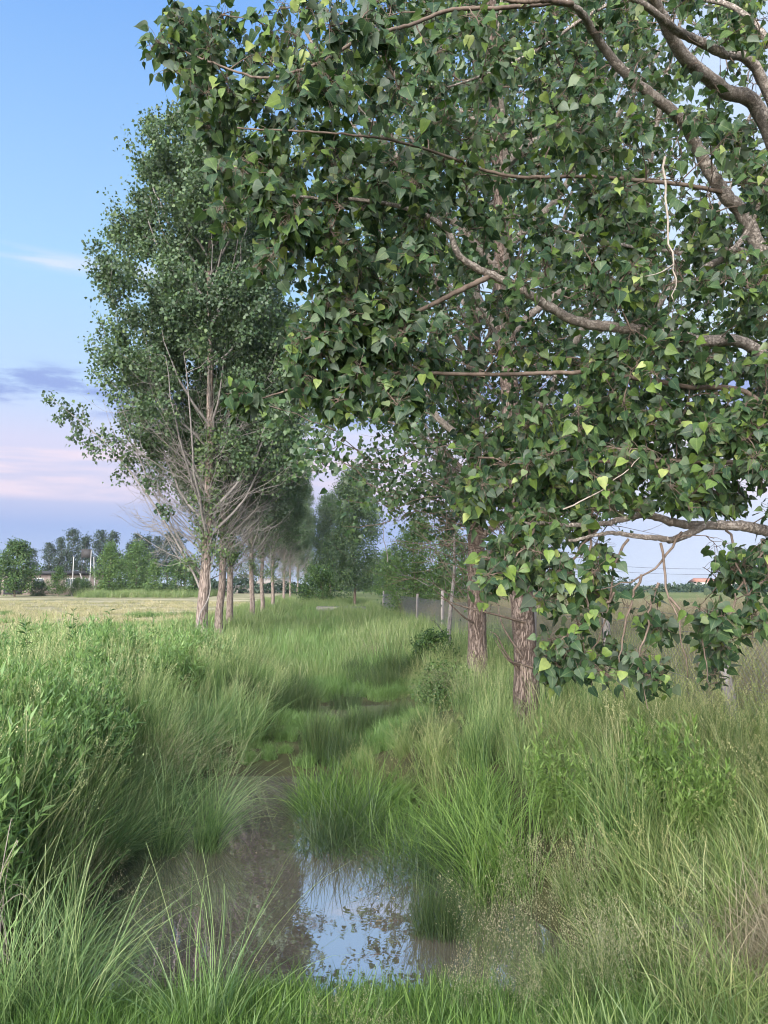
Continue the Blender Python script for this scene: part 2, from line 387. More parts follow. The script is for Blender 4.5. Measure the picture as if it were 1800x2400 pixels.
green_far = ramp(t, nz2.outputs[0], [(0.3, (0.10, 0.14, 0.05)), (0.7, (0.20, 0.22, 0.09))])
base_c = mix_rgb(t, maprange(t, sp.outputs[1], 25, 50), soil, green_far)
colr = mix_rgb(t, math_node(t, 'MULTIPLY', left_f, far_f), base_c, mown)
colr = mix_rgb(t, maprange(t, math_node(t, 'ADD', sp.outputs[2], math_node(t, 'MULTIPLY', nz.outputs[0], .12)), -.28, -.37, 0, 1, True), colr, (0.045, 0.038, 0.028))
pb = N(t, 'ShaderNodeBsdfPrincipled'); pb.inputs['Roughness'].default_value = 0.95; pb.inputs['Specular IOR Level'].default_value = 0.1
t.links.new(colr, pb.inputs['Base Color'])
bp = N(t, 'ShaderNodeBump'); bp.inputs['Strength'].default_value = 0.6; bp.inputs['Distance'].default_value = 0.05
t.links.new(nz.outputs[0], bp.inputs['Height']); t.links.new(bp.outputs[0], pb.inputs['Normal'])
t.links.new(pb.outputs[0], out.inputs[0])
ground = MB().add(np.stack([X, Y, Z], -1).reshape(-1, 3), q).obj('ground', m, smooth=True)
tag(ground, 'grassy ground with a ditch and a mown straw field on the left', 'ground', kind='structure')

# muddy ditch water
m, t, out = new_mat('ditch_water')
geo = N(t, 'ShaderNodeNewGeometry')
nz = N(t, 'ShaderNodeTexNoise'); nz.inputs['Scale'].default_value = 7; nz.inputs['Detail'].default_value = 3
t.links.new(geo.outputs['Position'], nz.inputs['Vector'])
nb = N(t, 'ShaderNodeTexNoise'); nb.inputs['Scale'].default_value = 1.5; nb.inputs['Detail'].default_value = 6
t.links.new(geo.outputs['Position'], nb.inputs['Vector'])
bp = N(t, 'ShaderNodeBump'); bp.inputs['Strength'].default_value = 0.05; bp.inputs['Distance'].default_value = 0.012
t.links.new(nz.outputs[0], bp.inputs['Height'])
df = N(t, 'ShaderNodeBsdfDiffuse'); t.links.new(ramp(t, nb.outputs[0], [(0.3, (0.12, 0.093, 0.08)), (0.7, (0.17, 0.135, 0.118))]), df.inputs[0])
gl = N(t, 'ShaderNodeBsdfGlossy'); gl.inputs['Roughness'].default_value = 0.012; gl.inputs[0].default_value = (0.95, 0.96, 1, 1)
t.links.new(bp.outputs[0], gl.inputs['Normal'])
fr = N(t, 'ShaderNodeFresnel'); fr.inputs[0].default_value = 9.0
mx = N(t, 'ShaderNodeMixShader'); t.links.new(fr.outputs[0], mx.inputs[0])
t.links.new(df.outputs[0], mx.inputs[1]); t.links.new(gl.outputs[0], mx.inputs[2]); t.links.new(mx.outputs[0], out.inputs[0])
wy = np.linspace(3.2, 14.5, 46); wv = []
for y in wy:
    c = float(ditch_c(y)); w = float(ditch_w(y)) + 0.5
    wv += [[c - w, y, WATER_Z], [c + w, y, WATER_Z]]
wq = [[2 * i, 2 * i + 1, 2 * i + 3, 2 * i + 2] for i in range(len(wy) - 1)]
tag(MB().add(wv, wq).obj('ditch_water', m), 'brown muddy water in the ditch mirroring sky and trees', 'water', kind='structure')

# ------------------------------------------------------------------ leaves
def leaf_templates():
    far = (np.array([[0, 0, 0], [.46, .32, .10], [0, 1, 0], [-.46, .32, .10]]), [[0, 1, 2, 3]], [])
    mid = (np.array([[0, .03, 0], [.36, .03, .07], [.45, .34, .10], [0, 1.02, -.08], [-.45, .34, .10], [-.36, .03, .07]]),
           [[0, 1, 2, 3], [0, 3, 4, 5]], [])
    # near leaves: rounded deltoid poplar outline with a drawn-out tip, curled four different ways
    o = np.array([[.20, -.035], [.39, .04], [.48, .20], [.42, .42], [.24, .70], [.06, .97]])
    ry = [.02, .08, .21, .42, .70, .97]
    near = []
    for fold, droop, twist, wave in ((.22, .14, .0, .03), (.08, .26, .14, .04), (.34, .05, -.12, .02), (-.10, .20, .06, .04)):
        V = []
        for sgn in (1, -1):
            for x, y in o: V.append([x * sgn, y, fold * x * x * 2 - droop * y * y + twist * x * sgn * y + wave * sin(9 * y + sgn)])
        for y in ry: V.append([0, y, -droop * y * y])
        V.append([0, 1.16, -droop * 1.3]); Q = []
        for i in range(5): Q += [[12 + i, i, i + 1, 13 + i], [12 + i, 13 + i, 7 + i, 6 + i]]
        near.append((np.array(V), Q, [[17, 5, 18], [17, 18, 11]]))
    return far, mid, near
LF, LM, LN = leaf_templates()
def leaves(mb, tmpl, P, D, Nn, S, tint, wid=None, lxy=False):
    """P base, D tip direction, Nn approx normal, S size"""
    V, Q, T = tmpl
    D = unit(D); side = unit(np.cross(D, Nn)); nrm = np.cross(side, D)
    w = np.ones(len(P)) if wid is None else wid
    vv = P[:, None] + S[:, None, None] * ((V[None, :, 0:1] * w[:, None, None]) * side[:, None] + V[None, :, 1:2] * D[:, None] + V[None, :, 2:3] * nrm[:, None])
    k = len(V); off = (np.arange(len(P)) * k)[:, None, None]
    q = (np.array(Q)[None] + off).reshape(-1, 4) if len(Q) else None
    tr = (np.array(T)[None] + off).reshape(-1, 3) if len(T) else None
    mb.add(vv.reshape(-1, 3), q, tr, np.repeat(tint, k), np.tile(V[:, :2], (len(P), 1)) if lxy else None)

def grow(rng, skel, attractors, mb, r0=0.006, r1=0.0015, up=0.15, k=3, lower=None, maxr=0.02):
    """joins every attractor to the nearest woody point with an arched twig; returns the twig curves"""
    S = np.asarray(skel, float); A = np.asarray(attractors, float)
    d0 = np.array([np.min(np.linalg.norm(S - a, axis=1)) for a in A])
    curves = [None] * len(A)
    buf = np.zeros((len(S) + 4 * len(A), 3)); buf[:len(S)] = S; n = len(S)
    for i in np.argsort(d0):
        a = A[i]; d = np.linalg.norm(buf[:n] - a, axis=1)
        if lower is not None: d = d + np.maximum(0, (buf[:n, 2] - (a[2] - lower * d))) * 2.0
        j = int(np.argmin(d)); p = buf[j]; L = np.linalg.norm(a - p)
        mid = (p + a) / 2 + np.array([0, 0, up * L]) + rng.normal(0, 0.06 * L, 3)
        tt = np.linspace(0, 1, 6)[:, None]
        c = (1 - tt) ** 2 * p + 2 * tt * (1 - tt) * mid + tt ** 2 * a
        c[1:-1] += rng.normal(0, 0.015 * L, (4, 3))
        rr = min(maxr, r0 + 0.006 * L)
        mb.tube(c, np.linspace(rr, r1, 6), k, tint=rng.random(), cap=False)
        buf[n:n + 3] = c[2:5]; n += 3
        curves[i] = c
    return curves
def twig_leaves(rng, curves, per, size, spread=0.06, t0=0.35, pet=0.05, droop=0.9, face=(-0.3, -1, 0.5), face_w=0.7, horiz=0.7):
    """leaf placement along the outer part of each twig"""
    P = []; D = []; Nn = []; S = []; PB = []
    fv = unit(np.array(face))
    for c in curves:
        n = per if np.isscalar(per) else int(rng.integers(per[0], per[1] + 1))
        t = t0 + (1 - t0) * rng.random(n) ** 0.75
        x = t * (len(c) - 1); i = np.minimum(x.astype(int), len(c) - 2); u = (x - i)[:, None]
        b = c[i] * (1 - u) + c[i + 1] * u
        o = unit(rng.normal(0, 1, (n, 3)) + np.array([0, 0, -0.15]))
        p = b + o * (pet * rng.uniform(0.6, 1.3, (n, 1))) + rng.normal(0, spread, (n, 3))
        d = unit(rng.normal(0, horiz, (n, 3)) * [1, 1, 0.5] + np.array([0, 0, -droop]) + o * 0.35)
        nn = unit(rng.normal(0, 1, (n, 3)) + fv * face_w)
        P.append(p); D.append(d); Nn.append(nn); S.append(size * rng.uniform(0.65, 1.2, n)); PB.append(b)
    return [np.concatenate(z) for z in (P, D, Nn, S, PB)]

# ------------------------------------------------------------------ poplars of the left row
def row_tree_meshes(seed, H=16.4, n_clump=1250, per=84, r_base=0.18, bare=1.0):
    """local meshes of one tall poplar: trunk, boughs, leafless lower branches, leaf shoots on the trunk, crown"""
    rng = np.random.default_rng(seed)
    z = np.concatenate([[-0.3, 0.0, 0.25, 0.8], np.linspace(1.6, H * 0.93, 16)])
    wob = np.cumsum(rng.normal(0, 0.028, (len(z), 2)), axis=0); wob[:4] = wob[3] * 0
    tp = np.column_stack([wob, z])
    tr = r_base * (1.02 - 0.9 * np.clip(z / (H * 0.95), 0, 1) ** 0.85); tr[0] *= 1.45; tr[1] *= 1.3; tr[2] *= 1.1
    trunk = MB().tube(tp, tr, 12)
    def at(zz): return np.array([np.interp(zz, z, tp[:, 0]), np.interp(zz, z, tp[:, 1]), zz])
    limb = MB(); skel = [at(zz) for zz in np.linspace(3.2, H * 0.93, 40)]
    # steep boughs
    for i in range(26):
        z0 = rng.uniform(2.6, H * 0.72); a = i * 2.4 + rng.normal(0, 0.3)
        L = rng.uniform(2.6, 4.6) * (1 - 0.45 * z0 / H)
        out_ = np.array([cos(a), sin(a), 0]); p0 = at(z0)
        p = [p0, p0 + out_ * L * .33 + [0, 0, L * .35], p0 + out_ * L * .55 + [0, 0, L * .75], p0 + out_ * L * .68 + [0, 0, L * 1.1]]
        c = spline(p, 9) + rng.normal(0, 0.03, (9, 3)); c[0] = p0
        limb.tube(c, np.linspace(0.035 + 0.02 * (1 - z0 / H), 0.008, 9), 5, cap=False)
        skel += list(c[2:])
    # crown clumps
    A = []; lumps = []
    while len(lumps) < 210:
        zz = rng.uniform(5.2, H - .5); u = (zz - 5.2) / (H - 5.7)
        R = 3.3 * np.interp(u, [0, .12, .3, .6, .8, .93, 1], [.85, .96, 1.0, 1.0, .84, .52, .15])
        a = rng.uniform(0, 2 * pi); r = R * math.sqrt(rng.uniform(0.04, 1)) * rng.uniform(.88, 1.12)
        lumps.append([r * cos(a), r * sin(a), zz])
    lumps.append([0, 0, H - .3]); lumps.append([.2, .1, H - .9])
    while len(A) < n_clump:
        l = lumps[int(rng.integers(0, len(lumps)))]
        q_ = np.array(l) + rng.normal(0, .27, 3) * [1, 1, 1.35]
        if seed == 11 and q_[1] < .3 and abs(q_[0]) < .75 and q_[2] < 8.0: continue     # the trunk shows through here
        A.append(q_)
    cur = grow(rng, skel, np.array(A), limb, r0=0.006, r1=0.003, up=-0.1, k=3, lower=0.35)
    P, D, Nn, S, _ = twig_leaves(rng, cur, (int(per * .6), int(per * 1.4)), 0.105, spread=0.15, t0=0.25, pet=0.05, droop=0.7, horiz=0.8)
    crown = MB(); leaves(crown, LF, P, D, Nn, S, np.clip(rng.normal(0.45, 0.2, len(P)), 0, 1))
    # shoots hugging the lower trunk
    A = []
    for i in range(60):
        zz = rng.uniform(2.1, 6.0); a = rng.uniform(0, 2 * pi); r = rng.uniform(0.15, 0.75) * (1 - 0.1 * (zz - 2.1))
        A.append(at(zz) + [r * cos(a), r * sin(a), 0.2])
    cur = grow(rng, [at(zz) for zz in np.linspace(1.9, 6, 20)], np.array(A), limb, r0=0.004, r1=0.002, up=-0.1)
    P, D, Nn, S, _ = twig_leaves(rng, cur, (28, 60), 0.10, spread=0.12, t0=0.2, droop=0.5)
    leaves(crown, LF, P, D, Nn, S, np.clip(rng.normal(0.72, 0.18, len(P)), 0, 1))
    # leafless lower branches
    dead = MB()
    nb = int(52 * bare)
    for i in range(nb):
        z0 = rng.uniform(1.7, 6.2); a = rng.uniform(0, 2 * pi)
        L = rng.uniform(1.6, 3.9); el = rng.uniform(0.35, 1.05)
        od = np.array([cos(a), sin(a), 0]); p0 = at(z0)
        p = [p0, p0 + L * .35 * (od * cos(el) + [0, 0, sin(el)]), p0 + L * .7 * (od * cos(el * .85) + [0, 0, sin(el * .85)]), p0 + L * (od * cos(el * .8) + [0, 0, sin(el * .8)])]
        c = spline(p, 9) + rng.normal(0, 0.035, (9, 3)); c[0] = p0
        r0 = rng.uniform(0.008, 0.018)
        dead.tube(c, np.linspace(r0, 0.004, 9), 4, rng.random(), cap=False)
        for j in range(int(rng.integers(5, 10))):
            s = rng.uniform(0.25, 0.98) * 8; b = c[int(s)]
            l2 = rng.uniform(0.4, 1.3); a2 = a + rng.normal(0, 0.9)
            d2 = unit(np.array([cos(a2), sin(a2), rng.uniform(-.25, 0.9)]))
            e = b + d2 * l2; mid = b + d2 * l2 * .5 + [0, 0, -0.12 * l2]
            c2 = spline([b, mid, e + [0, 0, 0.12 * l2]], 6)
            dead.tube(c2, np.linspace(0.007, 0.0028, 6), 3, rng.random(), cap=False)
            for kx in range(int(rng.integers(1, 4))):
                b3 = c2[int(rng.integers(2, 6))]; d3 = unit(d2 + rng.normal(0, 0.7, 3)); l3 = rng.uniform(.15, .5)
                dead.tube(spline([b3, b3 + d3 * l3 * .5 + [0, 0, .03], b3 + d3 * l3 + [0, 0, .1 * l3]], 4), np.linspace(.004, .002, 4), 3, rng.random(), cap=False)
    return [('trunk', trunk.mesh('trunk', M['bark_row'], True)), ('boughs', limb.mesh('boughs', M['dead_twig'], True)),
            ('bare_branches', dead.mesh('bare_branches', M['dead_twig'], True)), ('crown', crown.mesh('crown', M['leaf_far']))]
ROW_V = [row_tree_meshes(11), row_tree_meshes(23), row_tree_meshes(37, n_clump=1050, bare=1.6)]
ROW = [  # px of the trunk, depth, variant, turn, scale
 (474, 22.0, 0, 0.0, 1.00, 'nearest poplar of the left row, bare lower branches reaching over the field'),
 (514, 25.7, 1, 1.0, 0.98, 'second poplar from the front in the left row'),
 (539, 28.8, 2, 2.2, 0.95, 'third poplar from the front in the left row'),
 (592, 38.4, 0, 3.6, 0.95, 'fourth poplar in the left row, after a wider gap'),
 (616, 45.3, 1, 4.5, 0.92, 'fifth poplar in the left row, twiggy and pale trunked'),
 (640, 55.0, 2, 0.7, 0.90, 'sixth poplar in the left row, slim pale trunk'),
 (665, 71.0, 2, 5.2, 0.92, 'seventh poplar in the left row among grey twigs'),
 (680, 85.0, 1, 2.9, 0.90, 'eighth poplar in the left row, thin and far off'),
 (697, 108.0, 0, 1.6, 0.88, 'ninth poplar in the left row, far down the ditch'),
 (716, 145.0, 2, 4.0, 0.88, 'farthest poplar at the end of the left row'),
]
for px, d, v, rz, s, lab in ROW:
    x = W(px, 1400, d)[0]
    o = empty('poplar_tree', (x, d, float(ground_z(x, d))), rz); w_ = s * .95 if d < 23 else s * .78; o.scale = (w_, w_, s)
    tag(o, lab, 'tree', 'poplars of the left row')
    for nm, me in ROW_V[v]:
        c = link_mesh(nm, me, o)
        if nm != 'trunk': c['kind'] = 'stuff'
FIRST = [o for o in COL.objects if o.get('label', '').startswith('nearest poplar')][0]
# the long leafy bough of the nearest one, reaching left over the field, and the climbing stem on its trunk
rng = np.random.default_rng(5)
b0 = np.array(FIRST.location)
def Wl(px, py, d): return W(px, py, d) - b0
bl = MB()
c = spline([Wl(474, 1395, 22), Wl(448, 1335, 21.8), Wl(360, 1190, 21.4), Wl(270, 1075, 21.0), Wl(190, 1000, 20.8), Wl(95, 930, 20.6)], 14)
bl.tube(c, np.linspace(0.042, 0.006, 14), 6)
c_b = spline([Wl(455, 1330, 22), Wl(380, 1200, 21.6), Wl(320, 1080, 21.4), Wl(295, 1000, 21.3), Wl(262, 930, 21.2)], 10)
bl.tube(c_b, np.linspace(0.03, 0.006, 10), 5)
A = [Wl(px, py, 20.9 + rng.normal(0, .25)) for px, py in [(92, 928), (125, 945), (110, 985), (140, 970), (165, 1010), (150, 1030), (190, 985), (180, 950), (185, 1045), (215, 1050), (230, 1010), (200, 1068), (250, 1062), (170, 975), (225, 1030), (330, 1115), (345, 1130), (300, 960), (280, 930), (262, 900), (300, 1000), (245, 930), (390, 1200), (375, 1185)]]
cur = grow(rng, list(c[5:]) + list(c_b[4:]), np.array(A), bl, r0=.006, r1=.003)
bl.obj('leaning_bough', M['dead_twig'], FIRST, True)
fan = MB()
for i in range(34):
    z0 = rng.uniform(1080, 1400); L = rng.uniform(.5, 1.0); sx = -1 if i % 3 else 1
    ex = 470 + sx * rng.uniform(90, 250 if sx < 0 else 170); ey = z0 - rng.uniform(60, 300); dd_ = 22 + rng.normal(0, 1.0)
    c3 = spline([Wl(474, z0, 22), Wl(474 + (ex - 474) * .4, z0 + (ey - z0) * .28 - 10, 22 + (dd_ - 22) * .5), Wl(ex, ey, dd_)], 10) + rng.normal(0, .02, (10, 3))
    fan.tube(c3, np.linspace(.018, .005, 10), 4, rng.random(), cap=False)
    for j in range(9):
        b3 = c3[int(rng.integers(3, 10))]; d3 = unit(np.array([sx * .6, rng.normal(0, .5), rng.normal(.25, .6)])); l3 = rng.uniform(.3, 1.1)
        c4 = spline([b3, b3 + d3 * l3 * .5 - [0, 0, .06 * l3], b3 + d3 * l3 + [0, 0, .12 * l3]], 6); fan.tube(c4, np.linspace(.0075, .0035, 6), 3, rng.random(), cap=False)
        if j % 2: 
            d5 = unit(d3 + rng.normal(0, .6, 3)); fan.tube(spline([c4[3], c4[3] + d5 * .2, c4[3] + d5 * .4 + [0, 0, .05]], 4), np.linspace(.005, .003, 4), 3, cap=False)
tag(fan.obj('bare_fan', M['dead_twig'], FIRST, True), kind='stuff')
P, D, Nn, S, _ = twig_leaves(rng, cur, (26, 46), 0.11, spread=0.10, t0=0.3)
mb = MB(); leaves(mb, LF, P, D, Nn, S, np.clip(rng.normal(0.4, 0.2, len(P)), 0, 1))
tag(mb.obj('bough_leaves', M['leaf_far'], FIRST), kind='stuff')
MB().tube(spline([Wl(462, 1480, 21.7), Wl(468, 1440, 21.7), Wl(486, 1410, 21.75), Wl(494, 1380, 21.8), Wl(493, 1340, 21.85), Wl(505, 1290, 21.8), Wl(515, 1240, 21.8)], 18), np.linspace(.022, .012, 18), 6).obj('climbing_stem', M['dead_twig'], FIRST, True)

# ------------------------------------------------------------------ the two poplars of the right bank in the middle distance
def right_tree(loc, seed, lab, H=13.5, r_base=0.15, lean=(0, 0), n=620, per=30, left_bias=0.6):
    rng = np.random.default_rng(seed)
    o = empty('poplar_tree', loc); tag(o, lab, 'tree', 'poplars of the right bank')
    z = np.concatenate([[-0.3, 0, .3, .8], np.linspace(1.5, H * .9, 14)])
    wob = np.cumsum(rng.normal(0, .03, (len(z), 2)), axis=0) * np.clip((z - .8) / 4, 0, 1)[:, None]
    tp = np.column_stack([wob[:, 0] + lean[0] * z / 4, wob[:, 1] + lean[1] * z / 4, z])
    tr = r_base * (1.0 - .85 * np.clip(z / H, 0, 1)); tr[0] *= 1.5; tr[1] *= 1.3; tr[2] *= 1.1
    zf = np.linspace(z[0], z[-1], 70); tpf = np.column_stack([np.interp(zf, z, tp[:, i]) for i in range(3)])
    trf = np.interp(zf, z, tr) * (1 + rng.normal(0, .025, 70))
    MB().tube(tpf, trf, 16).obj('trunk', M['bark'], o, True)
    def at(zz): return np.array([np.interp(zz, z, tp[:, 0]), np.interp(zz, z, tp[:, 1]), zz])
    skel = [at(zz) for zz in np.linspace(2.5, H * .9, 40)]
    for i in range(15):
        z0 = rng.uniform(2.2, H * .65); a = i * 2.4 + rng.normal(0, .3); L = rng.uniform(2.4, 4.2)
        od = np.array([cos(a), sin(a), 0]); p0 = at(z0)
        c = spline([p0, p0 + od * L * .35 + [0, 0, L * .3], p0 + od * L * .62 + [0, 0, L * .62], p0 + od * L * .8 + [0, 0, L * .95]], 10) + rng.normal(0, .03, (10, 3)); c[0] = p0
        MB().tube(c, np.linspace(.05, .010, 10), 8).obj('bough', M['bark_limb'], o, True)
        skel += list(c[2:])
    A = []
    while len(A) < n:
        zz = rng.uniform(2.6, H); u = (zz - 2.6) / (H - 2.6); a = rng.uniform(0, 2 * pi)
        R = 2.8 * np.interp(u, [0, .1, .3, .6, .85, 1], [.9, 1.0, 1.0, 1.0, .7, .1])
        R *= 1 + .2 * sin(3 * a + seed) * sin(zz * 1.3)
        r = R * math.sqrt(rng.uniform(.04, 1))
        if u < .2 and rng.random() < .35 and cos(a) > -.2: continue
        A.append([r * cos(a) + lean[0], r * sin(a) + lean[1], zz])
    tw = MB()
    cur = grow(rng, skel, np.array(A), tw, r0=.005, r1=.002, up=-.05, lower=.3)
    for i in range(110):        # thin leafless sprays low in the crown
        zz = rng.uniform(1.4, 4.5); a = rng.uniform(0, 2 * pi); L = rng.uniform(.6, 2.0); el = rng.uniform(-.1, 1.0)
        d = np.array([cos(a) * cos(el), sin(a) * cos(el), sin(el)]); p0 = at(zz) + d * [.3, .3, 0]
        c = spline([p0, p0 + d * L * .5 + [0, 0, .08 * L], p0 + d * L + rng.normal(0, .1, 3)], 7)
        tw.tube(c, np.linspace(.008, .002, 7), 3, rng.random(), cap=False)
        for j in range(3):
            b = c[int(rng.integers(2, 6))]; d2 = unit(d + rng.normal(0, .7, 3)); l2 = rng.uniform(.2, .7)
            tw.tube(spline([b, b + d2 * l2 * .5, b + d2 * l2 + [0, 0, .05]], 4), np.linspace(.004, .0015, 4), 3, rng.random(), cap=False)
    tag(tw.obj('twigs', M['twig'], o, True), kind='stuff')
    P, D, Nn, S, _ = twig_leaves(rng, cur, (int(per * .5), int(per * 1.5)), .082, spread=.11, t0=.3, pet=.05, droop=.85)
    mb = MB(); leaves(mb, LM, P, D, Nn, S, np.clip(rng.normal(.48, .2, len(P)), 0, 1))
    tag(mb.obj('crown', M['leaf_mid'], o), kind='stuff')
    return o
rx1 = W(1118, 1500, 11.6)[0]; rx2 = W(1232, 1500, 9.0)[0]
R1 = right_tree((rx1, 11.6, float(ground_z(rx1, 11.6))), 3, 'sturdy poplar with furrowed bark on the right bank, left of the leaf-screened one', lean=(.02, 0), n=900, per=30)
R2 = right_tree((rx2, 9.0, float(ground_z(rx2, 9.0))), 8, 'poplar on the right bank half screened by hanging leaves, dead sticks at its foot', lean=(-.02, .02), r_base=.145, n=820, per=30)
# dead sticks at the foot of the second
rng = np.random.default_rng(4)
bb = np.array(R2.location)
for pts in [[(1215, 1570, 8.9), (1185, 1530, 8.85), (1165, 1490, 8.8), (1148, 1480, 8.8)], [(1215, 1560, 8.9), (1190, 1545, 8.8), (1160, 1500, 8.75)],
            [(1250, 1565, 8.85), (1215, 1555, 8.8), (1190, 1548, 8.75)], [(1225, 1540, 8.85), (1180, 1470, 8.9), (1165, 1410, 9.0)], [(1235, 1460, 8.9), (1160, 1440, 8.7), (1080, 1420, 8.6), (1030, 1400, 8.5)],
            [(1110, 1460, 11.4), (1080, 1440, 11.2), (1040, 1400, 11.0), (1015, 1380, 10.9)]]:
    c = spline([W(*p) - bb for p in pts], 9)
    MB().tube(c, np.linspace(.016, .004, 9), 5, rng.random()).obj('dead_stick', M['twig'], R2, True)


# ------------------------------------------------------------------ the near poplar: trunk just outside the frame on the right
NT = np.array([2.35, 3.95, float(ground_z(2.35, 3.95))])
near = empty('poplar_tree', NT); tag(near, 'nearest poplar, its large-leaved boughs reaching in from the right edge', 'tree')
rng = np.random.default_rng(21)
def NW(px, py, d): return W(px, py, d) - NT
def trunk_pt(z): return np.array([0.03 * z, 0.02 * z, z])
zt = np.concatenate([[-.3, 0, .3, .8], np.linspace(1.5, 9.5, 12)])
rt = .21 * (1 - .6 * zt / 10); rt[0] *= 1.4; rt[1] *= 1.25
MB().tube([trunk_pt(z) for z in zt], rt, 16).obj('trunk', M['bark'], near, True)
LIMBS = [   # (points px,py,depth), root height on the trunk, thick end, thin end
 ([(1800, 300, 3.75), (1700, 215, 3.6), (1600, 130, 3.4), (1545, 40, 3.25), (1490, -90, 3.0)], 2.75, .043, .022),
 ([(1800, 215, 3.55), (1690, 130, 3.35), (1600, 70, 3.2), (1530, 30, 3.05), (1400, -40, 2.85), (1250, -80, 2.7)], 2.9, .028, .008),
 ([(1765, 555, 3.8), (1700, 455, 3.7), (1650, 365, 3.6), (1590, 280, 3.5), (1470, 180, 3.35), (1420, 110, 3.25), (1370, 40, 3.1), (1320, 5, 3.0)], 2.3, .040, .012),
 ([(1340, 8, 2.95), (1260, 8, 2.85), (1180, -6, 2.8)], None, .012, .006),
 ([(1320, 5, 3.0), (1180, 20, 2.85), (1050, 22, 2.8), (950, 62, 2.7), (830, 105, 2.6), (720, 150, 2.5), (600, 180, 2.8), (480, 150, 3.0), (390, 90, 3.1)], None, .009, .003),
 ([(1690, 450, 3.68), (1560, 425, 3.6), (1400, 412, 3.5), (1200, 415, 3.35), (1050, 370, 3.2), (900, 330, 3.0), (760, 300, 2.9), (560, 300, 2.9)], None, .011, .003),
 ([(1800, 850, 3.9), (1620, 800, 3.75), (1490, 768, 3.6), (1350, 745, 3.5), (1240, 700, 3.4), (1150, 645, 3.3), (1080, 590, 3.2), (1030, 530, 3.15), (900, 480, 3.05), (740, 460, 2.95), (600, 450, 2.85)], 1.75, .034, .003),
 ([(1150, 645, 3.3), (1070, 690, 3.2), (980, 720, 3.15), (860, 760, 3.1), (720, 800, 3.0)], None, .014, .004),
 ([(1800, 960, 3.8), (1600, 900, 3.65), (1400, 880, 3.5), (1200, 880, 3.4), (1000, 870, 3.3), (840, 880, 3.2), (700, 910, 3.1), (600, 935, 3.05)], 1.55, .015, .003),
 ([(1900, 1120, 3.85), (1650, 1090, 3.6), (1450, 1080, 3.5), (1250, 1070, 3.4), (1100, 1080, 3.35)], 1.3, .015, .004),
 ([(1900, 1262, 3.85), (1790, 1245, 3.7), (1700, 1235, 3.6), (1600, 1222, 3.5), (1510, 1212, 3.45), (1420, 1228, 3.4), (1290, 1222, 3.3), (1200, 1235, 3.25)], .85, .034, .005),
 ([(1650, 1232, 3.55), (1600, 1255, 3.45), (1560, 1262, 3.4), (1490, 1263, 3.35), (1430, 1252, 3.3), (1330, 1262, 3.25)], None, .019, .006),
 ([(1640, 640, 3.75), (1740, 560, 3.7), (1800, 420, 3.5)], None, .02, .008),
 ([(1800, 640, 3.9), (1600, 600, 4.1), (1400, 560, 4.3), (1200, 500, 4.4)], 2.0, .018, .005),
 ([(1800, 100, 3.7), (1500, 0, 4.0), (1250, 120, 4.2), (1050, 200, 4.1)], 2.9, .018, .005),
]
SK = []
for pts, rz, ra, rb in LIMBS:
    p = [NW(*q_) for q_ in pts]
    if rz is not None: p = [trunk_pt(rz)] + p
    c = spline(p, 10 * len(p)); nn_ = len(c); wv_ = np.linspace(0, nn_ / 7, nn_)[:, None]
    c = c + rng.normal(0, .0015, c.shape) + .012 * np.sin(wv_ * rng.uniform(.8, 1.6, 3) + rng.uniform(0, 6, 3)) * np.clip(np.linspace(0, 3, nn_), 0, 1)[:, None]
    MB().tube(c, np.linspace(ra, rb, len(c)) * (1 + rng.normal(0, .03, len(c))), 10).obj('bough', M['bark_limb'] if ra > .016 else M['twig'], near, True)
    SK += list(c[::3])
# pale dead twig hanging on the right
dt = MB(); dt.tube(spline([NW(1557, 370, 3.1), NW(1562, 460, 3.08), NW(1567, 560, 3.06), NW(1582, 640, 3.05), NW(1576, 705, 3.05)], 16) + rng.normal(0, .004, (16, 3)), np.linspace(.0055, .002, 16), 6)
dt.tube(spline([NW(1578, 620, 3.05), NW(1545, 640, 3.0), NW(1500, 650, 3.0)], 6), np.linspace(.003, .0015, 6), 4)
dt.obj('dead_twig', M['pale_twig'], near, True)
MB().tube(spline([NW(1505, 1070, 3.1), NW(1450, 1120, 3.1), NW(1390, 1160, 3.1), NW(1320, 1190, 3.1)], 12) + rng.normal(0, .004, (12, 3)), np.linspace(.0015, .0032, 12), 6).obj('dead_twig', M['pale_twig'], near, True)
